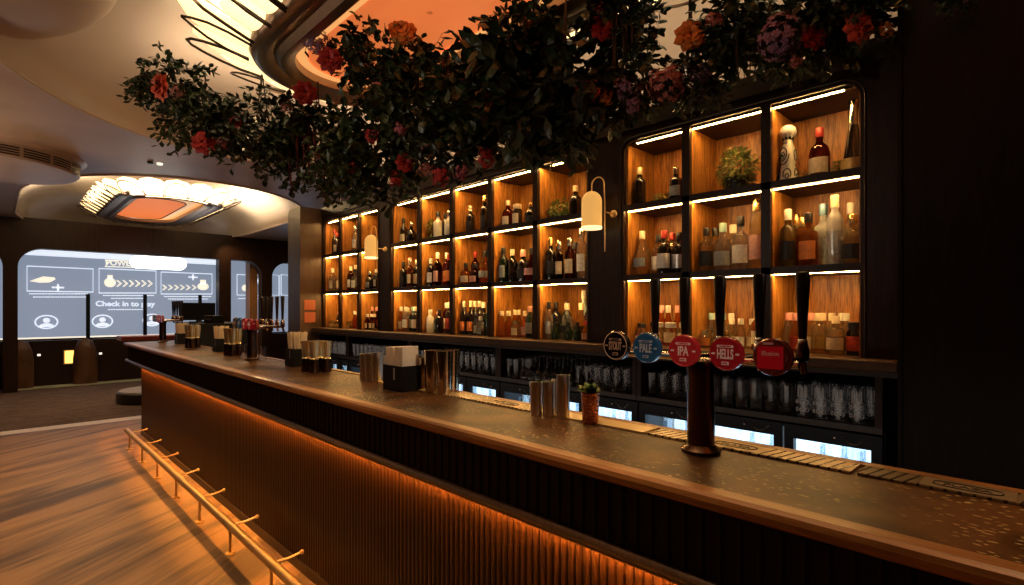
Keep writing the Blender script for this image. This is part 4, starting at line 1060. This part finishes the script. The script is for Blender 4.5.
# booth ends and niche lamp on the low wall
BO = pm('booth_wood', (.10, .045, .017), .4, var=.4, vscale=3)
for px, lb in ((20, 'curved brown booth end panel at the far left of the low wall'), (85.5, 'curved brown booth end panel right of the glowing niche lamp')):
    a = on_x(px, 360, -13.8)
    o = MB().lathe([(.0, 0), (.20, 0), (.20, .5), (.18, .7), (.12, .86), (0, .93)], 20, sx=.6).build('booth_end', BO, smooth=True); o.location = (-13.83, a.y, 0.013); tag(o, lb, 'booth', 'booth ends along the low wall')
a = on_x(73.5, 356, -13.93)
c = thing('niche_lamp', 'small glowing amber square lamp on the low wall', 'lamp', (-13.95, a.y, a.z - .2))
MB().box(0, .02, -.155, .155, .04, .33).build('lamp_frame', BRASS, c); MB().box(.02, .03, -.135, .135, .06, .31).build('glowing_panel', em('niche_glow', (1., .60, .12), 2.2), c)
for px, py, lb in ((39, 355, 'tiny white step light left of the amber niche lamp'), (100.5, 353.5, 'tiny white step light right of the amber niche lamp')):
    a = on_x(px, py, -13.95); o = MB().box(0, .01, -.025, .025, -.02, .02).build('sconce_light', em('step_white', (1, .95, .85), 1.), loc=(-13.95, a.y, a.z)); tag(o, lb, 'light', 'step lights on the low wall')
# red topped high table behind the bar's far end
c = thing('high_table', 'high table with dark red top beyond the bar\'s far end', 'table', (-9.75, 1.75, 0))
MB().box(-.22, .22, -.43, .75, 1.05, 1.12).build('table_top', pm('red_leather', (.26, .045, .02), .35, var=.2), c, bevel=.012)
for y in (.42, .62): MB().box(-.06, .06, y - .05, y + .05, 0, 1.06).build('leg', DARK, c)
# round low platform
q = on_z(138, 403, 0.)
c = thing('round_plinth', 'low round dark plinth with pale top beside the bar\'s far end', 'plinth', (q.x - .15, q.y + .25, 0))
MB().lathe([(0, 0), (.50, 0), (.52, .02), (.52, .16), (.50, .18), (0, .18)], 40).build('plinth_body', pm('plinth_dark', (.02, .017, .016), .4), c, smooth=True)
MB().lathe([(0, .18), (.49, .18), (.48, .195), (0, .195)], 40).build('plinth_top', pm('plinth_pale', (.30, .26, .22), .5, var=.1), c, smooth=True)
# capsule pendant
a = at_t(159, 263, 10.4)
c = thing('pendant_lamp', 'long glowing white capsule pendant before the projected screen', 'pendant lamp', a, rz=PI / 2)
prof = [(max(1e-6, .125 * math.sin(PI / 2 * k / 6)), -.47 + .125 - .125 * math.cos(PI / 2 * k / 6)) for k in range(7)] + [(.125 * math.cos(PI / 2 * k / 6) + 1e-6, .47 - .125 + .125 * math.sin(PI / 2 * k / 6)) for k in range(7)]
s = MB().lathe(prof, 20).build('lamp_shade', em('capsule_glow', (1., .93, .80), 4.), c, smooth=True); s.rotation_euler = (0, PI / 2, 0)
for dx in (-.09, .09): MB().tube([(dx, 0, .12), (dx, 0, 3.2 - a.z)], .004, 5).build('cord', BLACK, c)
# round ceiling diffuser with slots
c = thing('hanging_air_vent', 'round plaster ceiling air vent with dark slots', 'air vent', (-8.0, -.08, 3.2))
MB().lathe([(.86, 0), (.84, -.02), (.80, -.03), (.79, -.055), (.79, -.15), (.77, -.17), (.6, -.18), (0, -.18)], 60).build('vent_drum', PLASTER, c, smooth=True)
mb = MB()
for z in (-.065, -.09, -.115, -.14):
    for k in range(18):
        a0 = 2 * PI * k / 18 + .02; mb.lathe([(.793, z - .007), (.793, z + .007)], 5, a0=a0, a1=a0 + 2 * PI / 18 - .04)
mb.build('vent_slot_grille', pm('slot_dark', (.015, .012, .01), .6), c)
# two tiny downlights
for px, py, lb in ((155, 162.5, 'tiny twin ceiling spotlight between the two domes'),):
    a = on_z(px, py, 3.2); c = thing('ceiling_spot_fitting', lb, 'spotlight', (a.x, a.y, 3.2))
    for s in (-1, 1): MB().lathe([(0, -.02), (.028, -.02), (.032, 0)], 12, (0, s * .045, 0)).build('lens', em('spot_lens', (1, .9, .7), 1.2) if s > 0 else BLACK, c, smooth=True)

# ------------------------------------------------------------------ stadium chandeliers in the domes
PET = None
def petal_material():
    m, nt, b = mat('petal_glow')
    b.inputs['Base Color'].default_value = (.8, .65, .4, 1); b.inputs['Roughness'].default_value = .4
    lw = nt.nodes.new('ShaderNodeLayerWeight'); lw.inputs['Blend'].default_value = .35
    r = nt.nodes.new('ShaderNodeValToRGB'); r.color_ramp.elements[0].color = (1., .78, .42, 1); r.color_ramp.elements[1].color = (.8, .48, .18, 1)
    nt.links.new(lw.outputs['Facing'], r.inputs['Fac']); nt.links.new(r.outputs['Color'], b.inputs['Emission Color'])
    b.inputs['Emission Strength'].default_value = 1.9
    return m
PET = petal_material()
RING = pm('dark_ring_metal', (.36, .27, .21), .34, 1., var=.1)
WIRE = pm('wire_bronze', (.05, .028, .016), .4, .6)
ORG = em('orange_panel', (.85, .20, .05), .8)
CREAMP = em('cream_panel', (1., .62, .34), .7)
ORGB = em('orange_inner', (1., .45, .14), .9)
def stad2(x0, x1, yc, r):
    """loop of (x, y, nx, ny, arclength) around a stadium of radius r"""
    out = []
    n = 26
    for i in range(n + 1):
        a = PI / 2 + PI * i / n; out.append((x0 + r * math.cos(a), yc + r * math.sin(a), math.cos(a), math.sin(a)))
    m = int((x1 - x0) / .1)
    for i in range(1, m): out.append((x0 + (x1 - x0) * i / m, yc - r, 0, -1))
    for i in range(n + 1):
        a = -PI / 2 + PI * i / n; out.append((x1 + r * math.cos(a), yc + r * math.sin(a), math.cos(a), math.sin(a)))
    for i in range(1, m): out.append((x1 - (x1 - x0) * i / m, yc + r, 0, 1))
    return out
def sweep(mb, loop, prof):
    """prof: (outward offset, z)"""
    n = len(loop); k = len(prof); vs = []
    for x, y, nx_, ny_ in loop:
        for o_, z in prof: vs.append((x + nx_ * o_, y + ny_ * o_, z))
    fs = [(i * k + j, ((i + 1) % n) * k + j, ((i + 1) % n) * k + j + 1, i * k + j + 1) for i in range(n) for j in range(k - 1)]
    mb.add(vs, fs)
def chandelier(label, x0, x1, yc, r, z, keep, PLN):
    c = thing('chandelier', label, 'chandelier', (0, 0, 0), group='stadium-shaped ceiling chandeliers')
    lp = stad2(x0, x1, yc, r)
    mb = MB(); sweep(mb, lp, [(-.02, z + .10), (-.02, z), (.03, z - .03), (.07, z - .035), (.11, z + .005), (.15, z - .015), (.20, z - .03), (.25, z - .01), (.28, z + .04), (.27, z + .12)])
    mb.build('metal_ring', RING, c, smooth=True)
    mb = MB(); n = len(lp)
    mb.add([(x - nx_ * .02, y - ny_ * .02, z + .06) for x, y, nx_, ny_ in lp], [tuple(range(n))])
    mb.build('centre_panel', ORG if x0 > -8 else CREAMP, c)
    if x0 < -8:
        l2 = stad2(x0, x1 - .35, yc - .10, r - .12); MB().add([(x, y, z + .045) for x, y, _, _ in l2], [tuple(range(len(l2)))]).build('orange_inset', ORG, c)
        MB().tube([(x, y, z + .045) for x, y, _, _ in l2], .012, 6, closed=True).build('inset_border', RING, c, smooth=True)
    mb = MB(); sweep(mb, lp, [(-.022, z + .055), (-.10, z + .052)]); mb.build('panel_border', ORGB, c)
    # petals at equal arc length
    lp = stad2(x0, x1, yc, r + .26)
    P = [Vector((x, y, 0)) for x, y, _, _ in lp] ; P.append(P[0])
    cum = [0]
    for a, b in zip(P, P[1:]): cum.append(cum[-1] + (b - a).length)
    Ltot = cum[-1]; step_ = .30 * (r / (r + .25)) + .0; cnt = int(Ltot / .27)
    wires = MB()
    idx = 0
    for q in range(cnt):
        s = Ltot * (q + .5) / cnt
        for i in range(len(cum) - 1):
            if cum[i] <= s <= cum[i + 1]: break
        f = (s - cum[i]) / max(1e-6, cum[i + 1] - cum[i])
        p = P[i].lerp(P[i + 1], f)
        l0 = lp[i]; l1 = lp[(i + 1) % len(lp)]
        nv = Vector((l0[2] + (l1[2] - l0[2]) * f, l0[3] + (l1[3] - l0[3]) * f, 0)).normalized()
        if not keep(p.x + nv.x * .4, p.y + nv.y * .4): continue
        tv = Vector((-nv.y, nv.x, 0))
        curv = abs(abs(nv.y) - 1) > .01
        hw = .136
        # shell: fan of rows outwards
        vs = []; rows, colsn = 8, 7
        for a in range(rows):
            u = a / (rows - 1)
            for b in range(colsn):
                w_ = -1 + 2 * b / (colsn - 1)
                wd = hw * (1 + (PLN / (r + .26) if curv else 0) * u) * (1 if u < .6 else math.sqrt(max(0.0004, 1 - ((u - .6) / .4) ** 2)))
                zz = z + .03 - .05 * (1 - w_ * w_) * math.sin(PI * min(1, u * .9 + .1)) + .16 * u
                pp = p + nv * (-.01 + PLN * u) + tv * (w_ * wd)
                vs.append((pp.x, pp.y, zz))
        fs = [(a * colsn + b, a * colsn + b + 1, (a + 1) * colsn + b + 1, (a + 1) * colsn + b) for a in range(rows - 1) for b in range(colsn - 1)]
        MB().add(vs, fs).build('glass_petal', PET, c, smooth=True)
        # wire: U loop around each pair of petals
        if q % 2 == 0:
            path = []
            k0 = 1.02
            for side in (-1, 1):
                seq = [(0, 1.0), (.35, 1.0 if not curv else 1.15), (.65, .95), (.86, .62), (.97, .25)]
                if side > 0: seq = seq[::-1]
                for u, ww in seq:
                    pp = p + nv * (.0 + (PLN + .03) * u) + tv * (side * hw * 1.05 * ww + hw * .9 * (.0))
                    path.append((pp.x, pp.y, z - .03 + .16 * u))
            wires.tube(path, .010, 6)
        else:
            for side in (-1, 1):
                path = []
                for u, ww in ((0, .85), (.3, .9), (.55, .75), (.75, .35), (.86, .02)):
                    pp = p + nv * (.0 + (PLN + .03) * u) + tv * (side * hw * ww); path.append((pp.x, pp.y, z - .045 + .16 * u))
                wires.tube(path, .008, 6)
    wires.build('wire_frame', WIRE, c, smooth=True)
    for x in (x0 + .9, (x0 + x1) / 2): MB().tube([(x, yc, z + .06), (x, yc, 4.2)], .02, 8).build('hanger_rod', WIRE, c)
    return c
chandelier('near glowing stadium chandelier with orange centre above the flowers', -3.56, .2, 1.89, .44, 3.26, lambda x, y: x < -.2, .42)
chandelier('far glowing stadium chandelier with orange centre above the projected screen', -12.5, -10.35, 2.12, .50, 3.30, lambda x, y: True, .26)

# ------------------------------------------------------------------ hanging flowers
FC = {
    'red': pm('petal_red', (0.442, 0.027, 0.024), .6, var=.25, vscale=50), 'coral': pm('petal_coral', (0.714, 0.119, 0.06), .6, var=.25, vscale=50),
    'orange': pm('petal_orange', (0.612, 0.221, 0.043), .6, var=.25, vscale=50), 'pink': pm('petal_pink', (0.442, 0.119, 0.153), .6, var=.25, vscale=50),
    'mauve': pm('petal_mauve', (0.272, 0.145, 0.23), .6, var=.25, vscale=50), 'rosy': pm('petal_dusky_rose', (0.408, 0.153, 0.136), .6, var=.25, vscale=50),
    'yellow': pm('petal_yellow', (0.51, 0.408, 0.085), .6, var=.25, vscale=50),
}
def flower(kind, color, r, parent, loc):
    mb = MB()
    if kind == 'rose':
        for ring, (nr, rad, tilt) in enumerate(((4, .25, 1.2), (5, .5, .9), (7, .8, .5), (8, 1., .15))):
            for k in range(nr):
                a = 2 * PI * (k + .5 * ring) / nr + ring
                d = Vector((math.cos(a) * math.cos(tilt), -.55 * math.sin(tilt) - .2, math.sin(a) * math.cos(tilt)))
                d = Vector((math.cos(a) * math.cos(tilt), -math.sin(tilt), math.sin(a) * math.cos(tilt)))
                leaf_mesh(mb, Vector((0, -.12 * r * ring * 0, 0)) + d * r * .1, d, Vector((0, -1, .01)), r * (.55 + .5 * rad), r * .42)
    else:
        n = 130 if kind == 'hydrangea' else 46
        for k in range(n):
            v = rv().normalized()
            p0 = v * r * (random.uniform(.55, 1.) if kind == 'hydrangea' else random.uniform(.3, .95))
            s = v.cross(Vector((.3, .5, .8))).normalized(); t = v.cross(s); q = r * (.15 if kind == 'hydrangea' else .2)
            a0 = random.uniform(0, PI)
            for j in range(4):
                a = a0 + PI / 2 * j; d = s * math.cos(a) + t * math.sin(a) + v * .3
                leaf_mesh(mb, p0, d, v, q * 1.2, q * .5)
    o = mb.build({'rose': 'rose', 'hydrangea': 'hydrangea', 'blossom': 'blossom_spray'}[kind], FC[color], parent)
    o.location = loc; o.rotation_euler = (random.uniform(-.3, .3), random.uniform(0, 6), PI / 2 - A + random.uniform(-.4, .4))
    o['label'] = {'red': 'red', 'coral': 'coral', 'orange': 'orange', 'pink': 'pink', 'mauve': 'mauve', 'rosy': 'dusky rose', 'yellow': 'yellow'}[color] + {'rose': ' rose bloom', 'hydrangea': ' hydrangea head', 'blossom': ' blossom spray'}[kind]
    return o
# px, py, distance, half width px, half height px, leaves, label, [flowers: px,py,kind,colour,radius px]
BUN = [
 (172, 82, 4.0, 40, 24, 300, 'leftmost reaching flower bunch with a big coral rose at its tip', [(162, 87, 'rose', 'coral', 13), (178, 92, 'blossom', 'rosy', 9)], .05),
 (205, 118, 4.0, 38, 30, 330, 'flower bunch with low red rose and pink blossom over the far dome', [(204, 143, 'rose', 'red', 11), (224, 144, 'blossom', 'pink', 8), (236, 122, 'rose', 'red', 6)], .05),
 (262, 122, 4.0, 48, 38, 430, 'leafy bunch under the lit petals with a red rose', [(305, 93, 'rose', 'red', 11), (287, 108, 'blossom', 'rosy', 7)], .06),
 (318, 148, 4.0, 45, 44, 430, 'dark bunch with hanging red amaranth before the left shelving bay', [(318, 154, 'blossom', 'rosy', 7), (357, 113, 'hydrangea', 'mauve', 8)], .06),
 (372, 150, 3.8, 44, 45, 430, 'dense dark bunch with small red blooms over the left lamp', [(372, 135, 'rose', 'red', 8), (405, 163, 'rose', 'red', 9), (395, 180, 'blossom', 'red', 9), (352, 168, 'rose', 'red', 6)], .07),
 (330, 16, 3.6, 32, 22, 230, 'top bunch with lavender head beside the chandelier ring', [(316, 40, 'hydrangea', 'mauve', 15), (270, 8, 'rose', 'orange', 15), (302, 5, 'rose', 'orange', 11), (330, 60, 'rose', 'red', 12)], .06),
 (380, 38, 3.6, 36, 56, 450, 'dark bunch left of the bright orange panel with orange bloom', [(402, 30, 'rose', 'orange', 13), (345, -2, 'rose', 'red', 10), (378, 88, 'blossom', 'rosy', 9)], .065),
 (418, 105, 3.6, 34, 62, 420, 'drooping dark bunch below the orange panel', [(455, 85, 'rose', 'pink', 9), (430, 150, 'blossom', 'rosy', 10), (400, 130, 'blossom', 'pink', 8)], .065),
 (455, 138, 3.4, 34, 38, 320, 'dark bunch with pink-red blossom drooping over the middle bay lights', [(485, 158, 'blossom', 'red', 12), (440, 176, 'blossom', 'red', 12), (462, 172, 'blossom', 'pink', 10), (425, 170, 'blossom', 'rosy', 9), (455, 128, 'blossom', 'orange', 7)], .06),
 (508, 98, 3.2, 46, 42, 440, 'large dark leafed bunch with an orange lily above the middle bay', [(486, 100, 'rose', 'orange', 11), (525, 125, 'rose', 'orange', 8)], .095),
 (524, 42, 3.2, 28, 28, 230, 'fern-like bunch in front of the curved ring and orange panel', [(528, 22, 'blossom', 'orange', 7)], .07),
 (566, 96, 3.0, 36, 36, 330, 'bunch with red-orange bloom above the large wall lamp', [(587, 90, 'rose', 'coral', 13), (602, 28, 'rose', 'red', 12)], .085),
 (622, 22, 2.9, 22, 26, 210, 'high dark bunch trailing pale stems above the right bay', [(600, 8, 'rose', 'pink', 8)], .06),
 (630, 90, 2.9, 22, 24, 160, 'small bunch with mauve hydrangeas left of the dusky pink one', [(628, 88, 'hydrangea', 'mauve', 15), (632, 105, 'hydrangea', 'mauve', 10), (606, 98, 'blossom', 'orange', 9)], .05),
 (690, 82, 2.75, 26, 14, 130, 'bunch with a dusky pink hydrangea and orange bloom', [(666, 84, 'hydrangea', 'rosy', 20), (690, 36, 'rose', 'orange', 15), (700, 75, 'hydrangea', 'mauve', 12)], .05),
 (746, 34, 2.6, 32, 36, 300, 'dark bunch trailing brown tendrils above the centre of right bay', [(715, 20, 'blossom', 'rosy', 10)], .055),
 (800, 34, 2.5, 44, 32, 340, 'bunch with large mauve hydrangea and red rose above right bay', [(780, 38, 'hydrangea', 'mauve', 23), (813, 37, 'rose', 'red', 13), (795, 62, 'blossom', 'rosy', 8)], .05),
 (848, 18, 2.45, 30, 24, 220, 'rightmost bunch with big coral rose beside the dark tall panel', [(858, 28, 'rose', 'coral', 15), (886, 30, 'blossom', 'orange', 9), (897, 2, 'rose', 'yellow', 6)], .05),
 (957, 2, 2.35, 11, 9, 110, 'small dark plant ball high on the dark tall panel', [(966, 0, 'blossom', 'mauve', 4)], .02),
]
BARK = pm('vine_bark', (.05, .028, .015), .7, var=.3)
AMAR = pm('amaranth', (.16, .02, .02), .7, var=.3)
for bi, (px, py, t, hw, hh, n, label, fl, ls) in enumerate(BUN):
    if bi >= 7: py -= 8
    q = at_t(px, py, t)
    if q.y > 2.75: q = at_t(px, py, t * 2.75 / q.y); t = t * 2.75 / q.y if False else (q - Vector((0, 0, EYE))).dot(Vector((FX, FY, 0)))
    c = thing('hanging_flower_bunch', label, 'flowers', q, group='hanging flower and foliage bunches')
    sx, sz = hw * t / F * .92, hh * t / F * .82
    fr = Vector((RX, RY, 0)); fw = Vector((FX, FY, 0))
    sd = min(.3, (sx + sz) * .5)
    mb = MB(); stems = MB(); ls *= 1.25
    sprigs = max(8, n // 9)
    made = 0
    while made < n * 2.6:
        v = rv()
        base = fr * v.x * sx + fw * v.y * sd + Vector((0, 0, v.z * sz))
        d = (fr * v.x * 1.2 + fw * v.y + Vector((0, 0, v.z * .6 - .45)) + rv() * .5).normalized()
        # a short sprig with alternating leaves
        k = random.randint(5, 9); Ls = ls * random.uniform(1.2, 2.4)
        bend = Vector((0, 0, -.45)) + rv() * .4
        pts = []
        for j in range(k):
            u = j / (k - 1); pt = base + d * Ls * u + bend * Ls * .35 * u * u
            pts.append(pt)
            tv = (d + bend * .7 * u).normalized()
            s = tv.cross(rv()).normalized()
            leaf_mesh(mb, pt, (tv * .6 + s * (1 if j % 2 else -1)), Vector((0, 0, 1)) + rv() * .4, ls * random.uniform(.65, 1.1), ls * random.uniform(.24, .36)); made += 1
        mb.tube(pts, .0018, 4)
    # hanging strands and the main stalks up to the ceiling
    top = Vector((0, 0, min(.5, max(.12, 3.3 - q.z))))
    for k in range(3):
        a = Vector((random.uniform(-.5, .5) * sx, random.uniform(-.1, .1), 0))
        stems.tube([a * .4, a * .2 + top * .5, top], .005, 5)
    mb.build('foliage', LEAFD[bi % 3], c)
    stems.build('vine_stems', BARK, c)
    def strand(px_, y0_, y1_, m, r):
        a = at_t(px_, y0_, t * .97) - q; b = at_t(px_ + random.uniform(-2, 2), y1_, t * .97) - q
        MB().tube([a, a.lerp(b, .5) + rv() * .01, b], r, 6, r2=r * .4).build('trailing_strand', m, c, smooth=True)
    if 'amaranth' in label:
        for xx, a_, b_ in ((297, 125, 172), (303, 120, 165), (309, 118, 185), (314, 130, 178), (290, 150, 190), (324, 160, 198)): strand(xx, a_, b_, AMAR, .011)
    if 'pale stems' in label:
        for xx, a_, b_ in ((612, 20, 72), (617, 15, 78), (622, 18, 70), (627, 15, 76), (632, 22, 66), (638, 15, 60)): strand(xx, a_, b_, BARK, .008)
    if 'brown tendrils' in label:
        for xx, a_, b_ in ((738, 10, 90), (744, 5, 62), (752, 5, 70), (735, 20, 60)): strand(xx, a_, b_, BARK, .006)
    if 'drooping dark bunch below' in label:
        for xx, a_, b_ in ((443, 60, 130), (449, 55, 140), (452, 80, 150)): strand(xx, a_, b_, AMAR, .010)
    for fpx, fpy, kind, colr, r in fl:
        w = at_t(fpx, fpy, t - sd * .9) - q
        flower(kind, colr, r * t / F * .95, c, w)

# ------------------------------------------------------------------ lights
def light(kind, name, loc, energy, color, size=.1, rot=(0, 0, 0), **kw):
    l = bpy.data.lights.new(name, kind); l.energy = energy; l.color = color
    if kind == 'AREA':
        l.size = size
        if 'size_y' in kw: l.shape = 'RECTANGLE'; l.size_y = kw['size_y']
    elif kind == 'SPOT': l.shadow_soft_size = size; l.spot_size = kw.get('angle', R(60)); l.spot_blend = kw.get('blend', .6)
    else: l.shadow_soft_size = size
    o = bpy.data.objects.new(name, l); col.objects.link(o); o.location = loc; o.rotation_euler = rot
    return o
WARM = (1., .64, .31)
for x in (-7.2, -5.6, -4.0, -2.4, -.8):
    light('SPOT', 'floor_spot', (x, .85, 3.15), 165, WARM, .04, (R(-16), 0, 0), angle=R(66), blend=.8)
for x in (-7.6, -5.8, -4.2, -2.6, -1.2, .2):
    light('SPOT', 'bar_spot', (x, 1.40, 3.15), 50, WARM, .04, (0, 0, 0), angle=R(34), blend=.8)
light('SPOT', 'far_spot', (-11.4, .6, 3.15), 60, WARM, .05, (0, 0, 0), angle=R(90), blend=.9)
light('SPOT', 'far_spot', (-13.0, 3.6, 3.1), 30, WARM, .05, (R(30), R(20), 0), angle=R(90), blend=.9)  # added to lighten the brown post behind the partition
light('AREA', 'dome_fill', (-3.0, 1.0, 3.34), 22, (1., .72, .42), 1.2, (PI, 0, 0), size_y=.8)  # unseen up-facing fills added to brighten the two domes
light('AREA', 'dome_fill', (-4.9, 1.9, 3.32), 22, (1., .74, .46), .6, (PI, 0, 0), size_y=1.6)
light('AREA', 'dome_fill', (-9.6, 2.1, 3.28), 70, (1., .80, .52), .7, (PI, 0, 0), size_y=1.6)
light('AREA', 'dome_fill', (-11.0, .9, 3.28), 45, (1., .80, .52), 1.6, (PI, 0, 0), size_y=.5)
light('AREA', 'dome_fill', (-11.0, 3.4, 3.28), 45, (1., .80, .52), 1.6, (PI, 0, 0), size_y=.5)
light('AREA', 'cornice_fill', (-3.5, 3.25, 2.85), 30, (1., .72, .42), 5.8, (PI, 0, 0), size_y=.25)  # hidden upward fill added to brighten the ceiling behind the back bar
light('AREA', 'ceiling_fill', (-7.0, -1.6, 2.3), 60, (1., .66, .40), 3.0, (PI, 0, 0), size_y=1.5)  # floating unseen fill added to lift the left part of the ceiling
for x in (-4.6, -2.6):
    light('SPOT', 'flower_fill', (x, -1.8, 2.0), 60, (1., .84, .68), .1, (R(107), 0, R(-8)), angle=R(58), blend=.6)  # unseen front fill added to brighten the hanging flowers
d_ = Vector((-3.2, 1.5, 1.2)) - Vector((1.9, 1.0, 2.8))
light('SPOT', 'bar_end_fill', (1.9, 1.0, 2.8), 130, (1., .80, .58), .05, tuple(d_.to_track_quat('-Z', 'Y').to_euler()), angle=R(26), blend=.9)  # unseen spot added for highlights on the cups and tins
light('AREA', 'under_bar_fill', (-3.4, 1.73, .80), 4.5, (1., .82, .66), 8., (R(90), 0, 0), size_y=.22)  # unseen panel added to bring highlights onto the back-bar glasses

w = bpy.data.worlds.new('world'); scene.world = w; w.use_nodes = True
w.node_tree.nodes['Background'].inputs['Color'].default_value = (1., .75, .5, 1); w.node_tree.nodes['Background'].inputs['Strength'].default_value = .01

scene.view_settings.view_transform = 'Standard'
scene.view_settings.look = 'None'
scene.view_settings.exposure = 0.
scene.cycles.use_denoising = True
scene.cycles.max_bounces = 8; scene.cycles.transmission_bounces = 8; scene.cycles.transparent_max_bounces = 12
scene.cycles.diffuse_bounces = 4; scene.cycles.glossy_bounces = 4
scene.cycles.caustics_reflective = False; scene.cycles.caustics_refractive = False
scene.cycles.sample_clamp_indirect = 3; scene.cycles.sample_clamp_direct = 40
